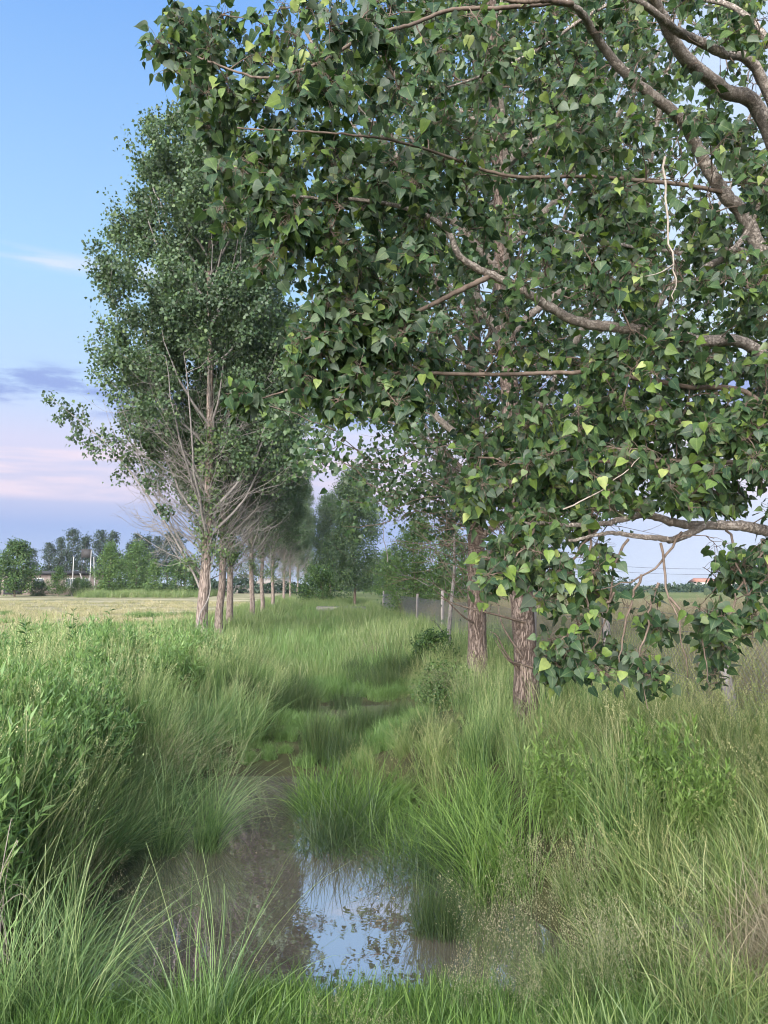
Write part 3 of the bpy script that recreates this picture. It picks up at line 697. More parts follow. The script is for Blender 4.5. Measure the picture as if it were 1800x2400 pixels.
# hanging twigs below the lowest bough
HANG = [[(1550, 1270, 3.35), (1560, 1360, 3.3), (1575, 1420, 3.25), (1600, 1500, 3.2), (1612, 1590, 3.2)],
        [(1600, 1250, 3.4), (1560, 1300, 3.35), (1510, 1350, 3.3), (1440, 1372, 3.25), (1400, 1380, 3.2)],
        [(1500, 1350, 3.3), (1480, 1400, 3.25), (1462, 1490, 3.2), (1455, 1560, 3.2), (1462, 1640, 3.2)],
        [(1470, 1264, 3.35), (1440, 1330, 3.3), (1425, 1430, 3.3), (1390, 1520, 3.25), (1350, 1560, 3.2)],
        [(1790, 1290, 3.6), (1740, 1360, 3.5), (1710, 1440, 3.4), (1690, 1530, 3.4)],
        [(1440, 1390, 3.3), (1380, 1450, 3.25), (1330, 1490, 3.2), (1300, 1520, 3.15)],
        [(1400, 1240, 3.35), (1330, 1320, 3.3), (1270, 1380, 3.2), (1230, 1440, 3.15)],
        [(1570, 1400, 3.25), (1620, 1460, 3.2), (1650, 1510, 3.2), (1660, 1600, 3.15)],
        [(1260, 1228, 3.3), (1220, 1290, 3.2), (1190, 1340, 3.15)],
        [(1540, 1370, 3.3), (1520, 1450, 3.25), (1500, 1560, 3.2), (1520, 1650, 3.15)],
        [(1700, 1240, 3.6), (1735, 1330, 3.5), (1760, 1420, 3.45), (1765, 1500, 3.4)],
        [(1380, 1230, 3.35), (1385, 1330, 3.25), (1372, 1430, 3.2), (1368, 1560, 3.15)]]
hang_mb = MB()
for pts in HANG:
    c = spline([NW(*q_) for q_ in pts], 14) + rng.normal(0, .006, (14, 3))
    hang_mb.tube(c, np.linspace(.0065, .0018, 14), 5, rng.random())
    SK += list(c[1:])
# leaf sprays: (px range, py range, depth range, count)
ZONES = [((350, 660), (10, 170), (2.9, 3.5), 17), ((450, 780), (150, 380), (2.9, 3.6), 22), ((640, 960), (0, 260), (2.4, 3.0), 22),
         ((490, 730), (370, 560), (2.8, 3.4), 19), ((600, 1000), (330, 660), (2.8, 3.6), 52), ((960, 1330), (0, 330), (2.7, 4.4), 42),
         ((1300, 1800), (-40, 330), (2.8, 5.0), 100), ((950, 1400), (300, 620), (3.0, 5.0), 62), ((1380, 1840), (320, 700), (3.0, 5.2), 125),
         ((700, 1000), (640, 800), (3.0, 3.4), 26), ((680, 980), (780, 960), (3.0, 3.4), 40), ((560, 620), (915, 960), (3.0, 3.1), 4),
         ((980, 1400), (600, 960), (3.1, 4.8), 46), ((1350, 1840), (680, 1010), (3.1, 5.2), 140), ((1060, 1300), (980, 1230), (3.15, 3.8), 42),
         ((1280, 1840), (980, 1215), (3.1, 4.2), 110), ((1180, 1420), (1210, 1350), (3.1, 3.5), 26), ((1640, 1840), (1240, 1400), (3.3, 3.8), 22),
         ((1280, 1440), (1330, 1600), (3.0, 3.4), 19), ((1400, 1560), (1380, 1590), (3.0, 3.4), 11), ((1480, 1720), (1400, 1620), (3.0, 3.5), 13), ((1080, 1220), (1230, 1420), (3.0, 3.3), 7),
         ((1620, 1800), (1400, 1520), (3.3, 3.5), 7), ((1150, 1220), (1270, 1400), (3.1, 3.2), 4)]
A = []
for (x0, x1), (y0, y1), (d0, d1), n in ZONES:
    for i in range(int(n * (1.75 if y0 < 1200 else 1.25))):
        A.append(NW(rng.uniform(x0, x1), rng.uniform(y0, y1), rng.uniform(d0, d1 + (.9 if x0 > 900 and y0 < 1200 else .25))))
for i in range(60):      # the rest of the crown, above and to the right of the frame
    a = rng.uniform(0, 2 * pi); r = rng.uniform(.4, 2.0)
    A.append(np.array([1.0 + r * cos(a), .3 + r * sin(a) * .8, rng.uniform(2.2, 6.5)]))
tw = hang_mb
cur = grow(rng, SK + [trunk_pt(z) for z in np.linspace(2, 7, 12)], np.array(A), tw, r0=.0025, r1=.0011, up=.10, k=4, maxr=.008)
P, D, Nn, S, PB = twig_leaves(rng, cur, (16, 26), .050, spread=.012, t0=.42, pet=.055, droop=.85, horiz=.75, face=(-.35, -1, .35), face_w=.9)
tint = np.clip(rng.normal(.44, .19, len(P)), 0, .85); bright = rng.random(len(P)) < .022; tint[bright] = rng.uniform(.74, .93, bright.sum())
# keep out of the lens
ok = (P + NT)[:, 1] > 1.75
CLEAR = [((1800, 300), (1545, 40)), ((1800, 215), (1560, 60)), ((1710, 470), (1420, 110)), ((1490, 770), (1030, 530)), ((1690, 450), (1540, 422)), ((1790, 1245), (1420, 1228)),
         ((1640, 1250), (1430, 1252)), ((1557, 370), (1576, 705)), ((1650, 1290), (1500, 1300)), ((1650, 1340), (1500, 1350)), ((1720, 1400), (1480, 1420))]
S = S * rng.uniform(.7, 1.15, len(S))
rel = P + unit(D) * S[:, None] * .5 + NT - np.array([0, 0, CAM_H]); fy = rel[:, 1] * cos(PITCH) + rel[:, 2] * sin(PITCH)
q2 = np.column_stack([900 + FPX * rel[:, 0] / fy, 1200 - FPX * (-rel[:, 1] * sin(PITCH) + rel[:, 2] * cos(PITCH)) / fy])
for a, b in CLEAR:        # thin sprays in front of the thick boughs
    a, b = np.array(a, float), np.array(b, float); u = np.clip(((q2 - a) @ (b - a)) / ((b - a) @ (b - a)), 0, 1)
    ok &= ~((np.linalg.norm(q2 - a - u[:, None] * (b - a), axis=1) < 34) & (rng.random(len(P)) < .8))
P, D, Nn, S, PB, tint = [z[ok] for z in (P, D, Nn, S, PB, tint)]
# petioles
vis = (PB + NT)[:, 0] < .62 * (PB + NT)[:, 1] + .2
for a, b in zip(PB[vis], P[vis]):
    mid = (a + b) / 2 + [0, 0, .006]
    tw.tube(np.array([a, mid, b]), [.0013, .0010, .0010], 3, .98, cap=False)
tag(tw.obj('twigs', M['twig'], near, True), kind='stuff')
wid = rng.uniform(.82, 1.08, len(P))
PW = P + NT; rel = PW - np.array([0, 0, CAM_H])
fy = rel[:, 1] * cos(PITCH) + rel[:, 2] * sin(PITCH); uy = -rel[:, 1] * sin(PITCH) + rel[:, 2] * cos(PITCH)
sx = 900 + FPX * rel[:, 0] / fy; sy = 1200 - FPX * uy / fy
inframe = (sx > 0) & (sx < 1800) & (sy > 0) & (sy < 2400)
DD = unit(D); SS = unit(np.cross(DD, Nn)); NN = np.cross(SS, DD)
area = S ** 2 / fy ** 2 * (.3 + np.abs(np.sum(NN * unit(rel), 1))) * inframe
big = np.argsort(-area)[:300]; rest = np.setdiff1d(np.arange(len(P)), big)
mb = MB(); kind_ = rng.integers(0, 4, len(P))
for k_ in range(4):
    r_ = rest[kind_[rest] == k_]; leaves(mb, LN[k_], P[r_], D[r_], Nn[r_], S[r_], tint[r_], wid[r_], lxy=True)
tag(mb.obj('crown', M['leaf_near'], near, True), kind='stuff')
single = []
for k_, tv in enumerate((.2, .32, .42, .5, .6, .82)):
    single.append([MB().add(V, Q, T, tv, V[:, :2]).mesh('leaf', M['leaf_near'], True) for V, Q, T in LN])
tv = np.array((.2, .32, .42, .5, .6, .82))
for i in big:
    o = bpy.data.objects.new('leaf', single[int(np.argmin(np.abs(tv - tint[i])))][int(kind_[i])]); COL.objects.link(o); o.parent = near
    s = float(S[i])
    o.matrix_local = Matrix(((SS[i][0] * s * wid[i], DD[i][0] * s, NN[i][0] * s, P[i][0]), (SS[i][1] * s * wid[i], DD[i][1] * s, NN[i][1] * s, P[i][1]),
                             (SS[i][2] * s * wid[i], DD[i][2] * s, NN[i][2] * s, P[i][2]), (0, 0, 0, 1)))

# ------------------------------------------------------------------ other trees and shrubs
def bush_mesh(seed, H, R, z0, n, per, size, prof, mat, spread=.25, tmpl=LF, limb_r=.03, stems=1):
    """trunk and crown of a small or distant tree"""
    rng = np.random.default_rng(seed); wood = MB(); skel = []
    for s in range(stems):
        off = rng.normal(0, .12 * R, 2) if stems > 1 else np.zeros(2)
        zz = np.linspace(-.2, H * .9, 10)
        c = np.column_stack([off[0] * (1 + zz / H) + np.cumsum(rng.normal(0, .012 * H, 10)) * .3, off[1] * (1 + zz / H) + np.cumsum(rng.normal(0, .012 * H, 10)) * .3, zz])
        c[0, :2] = off; wood.tube(c, np.linspace(limb_r, limb_r * .15, 10), 8); skel += list(c[3:])
    A = []
    while len(A) < n:
        u = rng.random(); z = z0 + u * (H - z0); a = rng.uniform(0, 2 * pi)
        r = R * np.interp(u, np.linspace(0, 1, len(prof)), prof) * (1 + .2 * sin(2 * a + seed + z) + .15 * sin(5 * u * 3 + a)) * math.sqrt(rng.uniform(.05, 1))
        A.append([r * cos(a), r * sin(a), z])
    cur = grow(rng, skel, np.array(A), wood, r0=limb_r * .12, r1=limb_r * .05, up=-.05, lower=.3, maxr=limb_r * .6)
    P, D, Nn, S, _ = twig_leaves(rng, cur, (int(per * .5), int(per * 1.5)), size, spread=spread, t0=.3, pet=size * .4, droop=.6)
    mb = MB(); leaves(mb, tmpl, P, D, Nn, S, np.clip(rng.normal(.48, .22, len(P)), 0, 1))
    return wood.mesh('trunk', M['twig'], True), mb.mesh('crown', mat)
def put_tree(name, meshes, px, d, lab, s=1.0, rz=0, cat='tree', group=None, py=1400, sxy=None):
    x = W(px, py, d)[0]
    o = empty(name, (x, d, float(ground_z(x, d))), rz); k = sxy or s; o.scale = (k, k, s)
    tag(o, lab, cat, group)
    link_mesh('trunk', meshes[0], o); tag(link_mesh('crown', meshes[1], o), kind='stuff')
    return o
broad = bush_mesh(51, 6.2, 2.8, .9, 200, 42, .20, [.55, .9, 1, .95, .75, .45, .15], M['leaf_bush'], spread=.28, limb_r=.12)
young = bush_mesh(52, 4.6, 1.7, .7, 130, 34, .16, [.5, .9, 1, .8, .55, .2], M['leaf_bush'], spread=.2, limb_r=.07)
lightt = bush_mesh(53, 6.0, 2.0, .5, 150, 40, .18, [.6, .95, 1, .9, .6, .2], M['leaf_light'], spread=.24, limb_r=.08)
pale = bush_mesh(54, 4.2, 1.3, .5, 100, 36, .15, [.7, 1, .85, .6, .3, .08], M['leaf_light'], spread=.16, limb_r=.05)
darkb = bush_mesh(55, 4.0, 2.6, .0, 160, 42, .18, [.9, 1, 1, .85, .5], M['leaf_bush'], spread=.26, limb_r=.06, stems=4)
tallE = [bush_mesh(56 + i, 15.0, 2.7, 4.0, 120, 26, .36, p, M['leaf_dark'], spread=.42, limb_r=.2) for i, p in enumerate(([.4, .7, .75, 1, .95, .6, .25], [.55, .85, .6, .9, .7, .75, .3], [.35, .6, .9, .7, .5, .3, .1]))]
put_tree('broadleaf_tree', broad, 34, 88, 'dark round tree with pale trunk in front of the low house, far left', 1.0, .3)
put_tree('broadleaf_tree', young, 136, 88, 'small leafy tree before the middle of the low house', .72, 1.4)
put_tree('broadleaf_tree', lightt, 256, 90, 'bright green tree right of the raised dark panel', 1.02, 2.0)
put_tree('broadleaf_tree', pale, 359, 88, 'small pale conical tree at the far edge of the mown field', 1.0, .5)
put_tree('broadleaf_tree', lightt, 318, 104, 'tall rounded green tree between the bright tree and the pale conical one', 1.15, 4.2, sxy=1.35)
put_tree('shrub', darkb, 432, 90, 'dark wide shrub behind the nearest left-row trunk', 1.08, .9, cat='shrub')
put_tree('shrub', darkb, 92, 92, 'low dark shrub against the wall of the low house', .45, 2.9, cat='shrub')
put_tree('shrub', darkb, 188, 91, 'dark shrub at the foot of the raised panel', .55, 1.9, cat='shrub')
put_tree('shrub', darkb, 752, 70, 'dark green shrub at the end of the left row', .85, 2.4, cat='shrub')
for i, (px, s, v, lab) in enumerate([(165, 1.02, 0, 'tall dark tree with open crown left of the raised panel'), (196, .93, 2, 'slim dark tree top just behind the raised panel'), (232, 1.0, 1, 'dark twin-topped tree right of the raised panel on the skyline'),
                                     (262, .98, 0, 'dark skyline tree behind the bright green tree'), (300, .80, 2, 'small pointed dark tree top on the skyline'), (318, .95, 1, 'broad dark skyline tree behind the tall rounded green one'),
                                     (342, .93, 2, 'pointed dark skyline tree near the small pale conical tree'), (366, .90, 1, 'dense dark skyline tree behind the pale conical tree'), (392, .96, 0, 'dark skyline tree behind the wide shrub'), (412, .97, 1, 'rightmost dark skyline tree before the left-row trunks'),
                                     (110, .80, 1, 'lower dark tree behind the roof of the low house'), (136, .88, 0, 'dark tree behind the house roof, left of the open-crowned one'), (72, .70, 0, 'leftmost dark skyline tree behind the round tree')]):
    put_tree('skyline_tree', tallE[v], px, 150, lab, s * .78, i * 1.3, group='dark trees on the left skyline')
# middle: tree at the head of the right bank, light trees beyond the fence
midt = bush_mesh(61, 10.5, 2.0, 1.6, 420, 70, .13, [.7, 1, 1, .95, .9, .7, .3], M['leaf_far'], spread=.26, limb_r=.11)
put_tree('broadleaf_tree', midt, 832, 58, 'upright leafy tree with single trunk in the gap down the ditch', 1.0, .7)
put_tree('broadleaf_tree', midt, 772, 92, 'leafy tree behind the end of the left row', 1.15, 2.6)
put_tree('broadleaf_tree', lightt, 905, 84, 'soft green tree right of the upright tree in the gap', .85, 3.3)
put_tree('broadleaf_tree', lightt, 870, 110, 'small green tree far behind the upright tree', .85, .3)
will = bush_mesh(62, 6.8, 2.6, .3, 230, 70, .13, [.9, 1, 1, .95, .8, .5, .2], M['leaf_light'], spread=.3, limb_r=.1, stems=3)
put_tree('broadleaf_tree', will, 978, 40, 'wide light green tree beyond the fence, left of the furrowed trunk', .72, .4)
put_tree('broadleaf_tree', will, 1060, 46, 'wide light green tree directly behind the furrowed trunk', .70, 2.2)
put_tree('broadleaf_tree', will, 1160, 60, 'low light tree beyond the fence between the two right-bank trunks', .55, 4.0)
for i, (px, s, v, lab) in enumerate([(925, .66, 0, 'hazy dark tree on the skyline above the distant pole'), (945, .60, 1, 'hazy dark tree right of the distant pole'), (905, .52, 2, 'small hazy tree top left of the distant pole')]):
    put_tree('skyline_tree', tallE[v], px, 190, lab, s * 1.1, i * 2.1, group='hazy trees beyond the gap')
# thin sapling on the right bank
rng = np.random.default_rng(13)
sx0 = W(1056, 1500, 16.5)[0]; sap = empty('sapling', (sx0, 16.5, float(ground_z(sx0, 16.5))))
tag(sap, 'thin leaning sapling left of the furrowed trunk, above the dark bush', 'tree')
sb = np.array(sap.location)
tc_ = spline([W(1050, 1530, 16.5) - sb - [0, 0, .2], W(1050, 1530, 16.5) - sb, W(1055, 1440, 16.5) - sb, W(1065, 1330, 16.5) - sb, W(1062, 1220, 16.4) - sb, W(1050, 1120, 16.3) - sb], 20)
MB().tube(tc_, np.linspace(.055, .02, 20), 8).obj('trunk', M['dead_twig'], sap, True)
A = [tc_[int(rng.integers(9, 20))] + rng.normal(0, .55, 3) + [0, 0, .3] for i in range(90)]
tw_ = MB(); cur = grow(rng, list(tc_[8:]), np.array(A), tw_, r0=.006, r1=.002, lower=.3)
tag(tw_.obj('twigs', M['dead_twig'], sap, True), kind='stuff')
P, D, Nn, S, _ = twig_leaves(rng, cur[:55], (8, 20), .085, spread=.12)
mb = MB(); leaves(mb, LM, P, D, Nn, S, np.clip(rng.normal(.5, .2, len(P)), 0, 1)); tag(mb.obj('crown', M['leaf_mid'], sap), kind='stuff')
# dark bush and light bushes on the right bank
nearbush = bush_mesh(63, 1.25, .8, 0, 120, 26, .075, [.8, 1, 1, .8, .4], M['leaf_bush'], spread=.09, tmpl=LM, limb_r=.02, stems=4)
put_tree('shrub', nearbush, 1015, 15.2, 'small dark bush on the right bank beside the thin sapling', .58, .4, cat='shrub')
lowbush = bush_mesh(64, .95, .9, 0, 150, 26, .07, [.9, 1, 1, .8, .5], M['leaf_light'], spread=.1, tmpl=LM, limb_r=.015, stems=5)
put_tree('shrub', lowbush, 1050, 11.2, 'low yellow-green bush left of the furrowed trunk', .62, 1.4, cat='shrub')
# hedge line far right and far middle (read as one mass)
rng = np.random.default_rng(77)
mb = MB()
def wood_strip(x0, x1, y0, y1, h, n, size, tmin=.2):
    x = rng.uniform(x0, x1, n); y = rng.uniform(y0, y1, n)
    hh = h * (.6 + .4 * np.sin(x * .35) * np.sin(x * .13 + 2)) * (.75 + .25 * np.sin(x * 1.1))
    z = ground_z(x, y) + hh * rng.random(n) ** .8
    P = np.column_stack([x, y, z]); leaves(mb, LF, P, unit(rng.normal(0, 1, (n, 3)) + [0, 0, -.5]), rng.normal(0, 1, (n, 3)) + [-.3, -1, .5], size * rng.uniform(.6, 1.3, n), np.clip(rng.normal(.5, .22, n), 0, 1))
wood_strip(-75, -12, 112, 124, 3.4, 12000, .45)
wood_strip(-14, 30, 150, 165, 6.0, 7000, .6)
wood_strip(25, 140, 130, 150, 2.9, 13000, .5)
tag(mb.obj('far_wood', M['leaf_dark']), 'distant belt of trees and hedges along the horizon', 'wood', kind='stuff')

# ------------------------------------------------------------------ buildings and poles far off
M['brick'] = noise_mat('brick_wall', [(.3, (.17, .14, .13)), (.7, (.26, .22, .205))], scale=2.5, rough=.9)
M['fascia'] = plain_mat('dark_fascia', (.035, .038, .045), rough=.6)
M['window'] = plain_mat('window_glass', (.10, .12, .14), rough=.15, spec=.6)
M['white_paint'] = plain_mat('white_paint', (.46, .46, .45), rough=.6)
M['grey_panel'] = plain_mat('grey_panel', (.045, .043, .045), rough=.7)
M['plaster'] = plain_mat('plaster', (.40, .37, .35), rough=.9)
M['tile'] = noise_mat('roof_tile', [(.3, (.26, .13, .10)), (.7, (.36, .19, .15))], scale=3, rough=.85)
M['wood_grey'] = noise_mat('weathered_wood', [(.3, (.17, .15, .15)), (.7, (.42, .39, .41))], scale=8, rough=.9, stretch=(1, 1, .15))
M['wire'] = plain_mat('fence_wire', (.22, .22, .24), rough=.5, metal=.6)
M['concrete'] = plain_mat('concrete', (.23, .21, .20), rough=.9)
M['cable'] = plain_mat('cable', (.03, .03, .035), rough=.6)
hx0, hx1 = W(-60, 1390, 100)[0], W(226, 1390, 100)[0]
hz = float(ground_z(hx1, 100)); hw = hx1 - hx0
house = empty('low_house', ((hx0 + hx1) / 2, 103, hz)); tag(house, 'long low house with dark flat roof at the far side of the mown field', 'house')
MB().box((0, 0, 1.25), (hw, 6, 2.7)).obj('wall', M['brick'], house)
MB().box((0, 0, 2.85), (hw + .9, 7.2, .42)).obj('roof', M['fascia'], house)
for wx in (hw / 2 - 1.6, hw / 2 - 3.4, hw / 2 - 7.5, -2.0):
    wdw = MB().box((wx, -3.03, 1.5), (1.25, .1, 1.3)).obj('window', M['white_paint'], house)
    MB().box((wx - .28, -3.09, 1.5), (.5, .04, 1.1)).box((wx + .28, -3.09, 1.5), (.5, .04, 1.1)).obj('pane', M['window'], wdw)
MB().box((hw / 2 - 10.2, -3.04, 1.1), (.95, .1, 2.1)).obj('door', M['fascia'], house)
for wx in (-hw / 2 + 2.2, -hw / 2 + 5):
    MB().box((wx, -3.05, 1.15), (2.4, .1, 2.2)).obj('shutter', M['fascia'], house)
# raised dark panel on poles
px_, d_ = 207, 92
pb_ = W(px_, 1390, d_); pz = float(ground_z(pb_[0], d_))
tower = empty('raised_panel', (pb_[0], d_, pz)); tag(tower, 'dark square panel raised on leaning white poles beside the house', 'frame')
def TL(px, py, d=d_): return W(px, py, d) - np.array([pb_[0], d_, pz])
MB().box(TL(202, 1297) + [0, .1, 0], (1.22, .12, 1.0)).obj('panel', M['grey_panel'], tower)
for a, b in [((209, 1392), (214, 1290)), ((222, 1394), (220, 1305)), ((204, 1391), (187, 1343)), ((192, 1350), (192, 1305))]:
    MB().tube([TL(*a), TL(*b)], [.048, .04], 6).obj('pole', M['white_paint'] if a[0] != 192 else M['grey_panel'], tower, True)
MB().tube([TL(206, 1389), TL(229, 1390)], [.05, .05], 6).obj('crossbar', M['white_paint'], tower, True)
pp = W(169, 1390, 92); pz2 = float(ground_z(pp[0], 92))
pole = empty('white_post', (pp[0], 92, pz2)); tag(pole, 'single slim white post left of the raised panel', 'post')
MB().tube([[0, 0, -.2], [0, 0, 2], [.02, 0, W(170, 1306, 92)[2] - pz2]], [.055, .05, .042], 8).obj('shaft', M['white_paint'], pole, True)
MB().box((.02, 0, W(170, 1306, 92)[2] - pz2 + .03), (.16, .16, .06)).obj('cap', M['white_paint'], pole)
def gable_house(px, d, w, dp, h, rh, lab, wall, rz=0.0, roof='tile'):
    x = W(px, 1385, d)[0]; o = empty('far_house', (x, d, float(ground_z(x, d))), rz); tag(o, lab, 'house')
    MB().box((0, 0, h / 2 - .1), (w, dp, h + .2)).obj('wall', wall, o)
    e = .35; v = [[-w/2-e, -dp/2-e, h], [w/2+e, -dp/2-e, h], [w/2+e, dp/2+e, h], [-w/2-e, dp/2+e, h], [-w/2-e, 0, h+rh], [w/2+e, 0, h+rh]]
    MB().add(v, [[0, 1, 5, 4], [2, 3, 4, 5], [3, 2, 1, 0]], [[0, 4, 3], [1, 2, 5]]).obj('roof', M[roof], o)
    for k in (-.28, .28):
        wd = MB().box((w * k, -dp / 2 - .03, h * .55), (1.1, .1, 1.1)).obj('window', M['white_paint'], o)
        MB().box((w * k, -dp / 2 - .09, h * .55), (.85, .04, .85)).obj('pane', M['window'], wd)
    MB().box((0, -dp / 2 - .03, h * .4), (.9, .1, h * .8)).obj('door', M['fascia'], o)
gable_house(643, 118, 4.0, 5, 1.5, .8, 'pale house glimpsed between the left-row trunks', M['plaster'], roof='concrete')
gable_house(572, 118, 6.0, 5, .9, .35, 'low pale shed glimpsed left of the pale house between trunks', M['plaster'], roof='concrete')
gable_house(1648, 235, 5, 8, 2.3, 1.1, 'smaller red-roofed house on the horizon below the boughs at right', M['plaster'])
gable_house(1708, 240, 7, 8, 2.3, 1.2, 'wider red-roofed house on the horizon near the right edge', M['plaster'])
gable_house(921, 165, 2.4, 3, 2.2, .5, 'tiny white hut at the foot of the distant pole', M['white_paint'], roof='concrete')
def util_pole(px, d, py_top, lab, arm=True):
    b = W(px, 1385, d); z0 = float(ground_z(b[0], d)); h = W(px, py_top, d)[2] - z0
    o = empty('utility_pole', (b[0], d, z0)); tag(o, lab, 'pole')
    MB().tube([[0, 0, -.3], [0, 0, h * .5], [0, 0, h]], [.16, .13, .10], 8).obj('shaft', M['concrete'], o, True)
    if arm: MB().box((0, 0, h - .5), (1.6, .1, .1)).obj('crossarm', M['wood_grey'], o)
    return np.array([b[0], d, z0 + h - .4])
util_pole(914, 150, 1322, 'distant slim pole in the gap down the ditch')
pa = util_pole(1400, 140, 1318, 'distant power pole behind the hanging leaves'); pc = util_pole(1900, 140, 1318, 'power pole just beyond the right edge of the view')
for k, (dz, lab) in enumerate([(0, 'upper power cable below the lowest bough on the right'), (-1.0, 'lower power cable below the lowest bough on the right')]):
    u = np.linspace(0, 1, 15)[:, None]; c = pa * (1 - u) + pc * u; c[:, 2] += dz - .8 * (4 * u * (1 - u))[:, 0]
    o = MB().tube(c, .03, 5).obj('power_cable', M['cable'], None, True); tag(o, lab, 'cable', 'power cables on the right')
# slab over the ditch far down
sp_ = W(800, 1408, 48); sz = float(ground_z(sp_[0], 48))
o = empty('ditch_crossing', (sp_[0], 48, sz)); tag(o, 'low brown earth and slab crossing far down the ditch', 'crossing')
MB().box((0, 0, .12), (3.0, 1.4, .45)).obj('slab', M['concrete'], o)
MB().tube([[-.3, -.75, .02], [-.3, .75, .02]], .18, 12).obj('pipe', M['fascia'], o, True)

# ------------------------------------------------------------------ wire fence on the right
def fence_x(y): return 4.42 - .092 * y
fence = empty('wire_fence', (0, 0, 0)); tag(fence, 'sagging wire mesh fence along the right bank with uneven posts', 'fence')
FY = [4.8, 8.2, 11.6, 15.6, 20.6, 26.5, 33.0, 41, 49]
rng = np.random.default_rng(19)
for i, y in enumerate(FY):
    x = fence_x(y); z = float(ground_z(x, y))
    if y == 8.2:
        p = [W(1722, 1700, 8.1) - [0, 0, .3], W(1712, 1650, 8.15), W(1700, 1590, 8.2), W(1695, 1540, 8.2)]
        pts = spline(p, 8); pm = MB()
        for a, b in zip(pts[:-1], pts[1:]):
            pass
        n = len(pts); w_ = np.array([.075, .07, .065, .06, .055, .05, .045, .03])
        V = []
        for c, ww in zip(pts, w_): V += [c + [-ww, -.03, 0], c + [ww, -.03, 0], c + [ww, .03, 0], c + [-ww, .03, 0]]
        Q = [[4*k+j, 4*k+(j+1) % 4, 4*(k+1)+(j+1) % 4, 4*(k+1)+j] for k in range(n-1) for j in range(4)] + [[4*n-4, 4*n-3, 4*n-2, 4*n-1]]
        o = pm.add(V, Q).obj('post', M['wood_grey'], fence); o['label'] = 'leaning weathered grey post by the right edge'
    else:
        l = rng.normal(0, .05, 2); h = 1.35 + rng.normal(0, .06)
        MB().box((x + l[0] / 2, y + l[1] / 2, z + h / 2 - .15), (.095, .095, h + .3), Matrix.Rotation(l[0] * .6, 4, 'Y') @ Matrix.Rotation(-l[1] * .6, 4, 'X')).obj('post', M['concrete'], fence)
# diagonal mesh
wm = MB(); y0, y1 = 4.8, 49.0
ya = np.arange(y0, y1, .085)
for y in ya:
    for sgn in (1, -1):
        ye = y + sgn * 1.15
        if ye < y0 or ye > y1: continue
        g0 = ground_z(fence_x(y), y); g1 = ground_z(fence_x(ye), ye)
        a = np.array([fence_x(y), y, float(g0) + .02]); b = np.array([fence_x(ye), ye, float(g1) + 1.12])
        wm.tube(np.array([a, b]), .0021, 3, cap=False)
tag(wm.obj('wire_mesh', M['wire'], fence), kind='stuff')
for hz_ in (1.13, .6, 1.32):
    yy = np.linspace(y0, y1, 40)
    c = np.column_stack([fence_x(yy), yy, ground_z(fence_x(yy), yy) + hz_ + .02 * np.sin(yy * 1.8)])
    MB().tube(c, .003, 4).obj('strand', M['wire'], fence)

# ------------------------------------------------------------------ grass tufts
def blade_batch(mb, P, az, L, lean, curve, wd, tint, seg=4, twist=None, rng=RNG, tip=.12):
    """P roots (n,3); blades leave the ground at angle `lean` from vertical and bend over by `curve`"""
    n = len(P); s = np.linspace(0, 1, seg + 1)
    ang = lean[:, None] + curve[:, None] * s[None] ** 1.3
    dl = (L / seg)[:, None]
    hx = np.concatenate([np.zeros((n, 1)), np.cumsum(np.sin(ang[:, :-1]) * dl, 1)], 1)
    hz = np.concatenate([np.zeros((n, 1)), np.cumsum(np.cos(ang[:, :-1]) * dl, 1)], 1)
    d = np.stack([np.cos(az), np.sin(az), 0 * az], -1); tw = rng.normal(0, .9, n) + az + pi / 2
    sd = np.stack([np.cos(tw), np.sin(tw), 0 * tw], -1)
    c = P[:, None] + hx[..., None] * d[:, None] + hz[..., None] * np.array([0, 0, 1.0])
    w = wd[:, None] * np.interp(s, [0, .3, .8, 1], [.75, 1, .55, tip])[None]
    V = np.stack([c - sd[:, None] * w[..., None] / 2, c + sd[:, None] * w[..., None] / 2], 2)      # n, seg+1, 2, 3
    k = np.arange(seg); q1 = np.stack([2 * k, 2 * k + 1, 2 * k + 3, 2 * k + 2], -1)
    q = (q1[None] + (np.arange(n) * 2 * (seg + 1))[:, None, None]).reshape(-1, 4)
    mb.add(V.reshape(-1, 3), q, tint=np.repeat(tint, 2 * (seg + 1)))
    return c
def disk(rng, n, r): 
    a = rng.uniform(0, 2 * pi, n); q = r * np.sqrt(rng.random(n)); return np.column_stack([q * np.cos(a), q * np.sin(a), np.full(n, -.03)])
def seed_head(rng, mb, tip, dirn, L, n, size, tint=.95, spread=.3):
    """small spikelets on thin side stalks at a stem's tip"""
    t = rng.random(n) ** .8
    P = tip + np.outer(t * L, dirn); o = unit(rng.normal(0, 1, (n, 3))) * (spread * L * (1 - t * .75))[:, None] * rng.uniform(.3, 1, (n, 1))
    leaves(mb, LF, P + o, unit(o + dirn * L * .3 + rng.normal(0, .01, (n, 3))), rng.normal(0, 1, (n, 3)), size * rng.uniform(.6, 1.3, n), np.clip(rng.normal(tint, .06, n), 0, 1), np.full(n, .55))
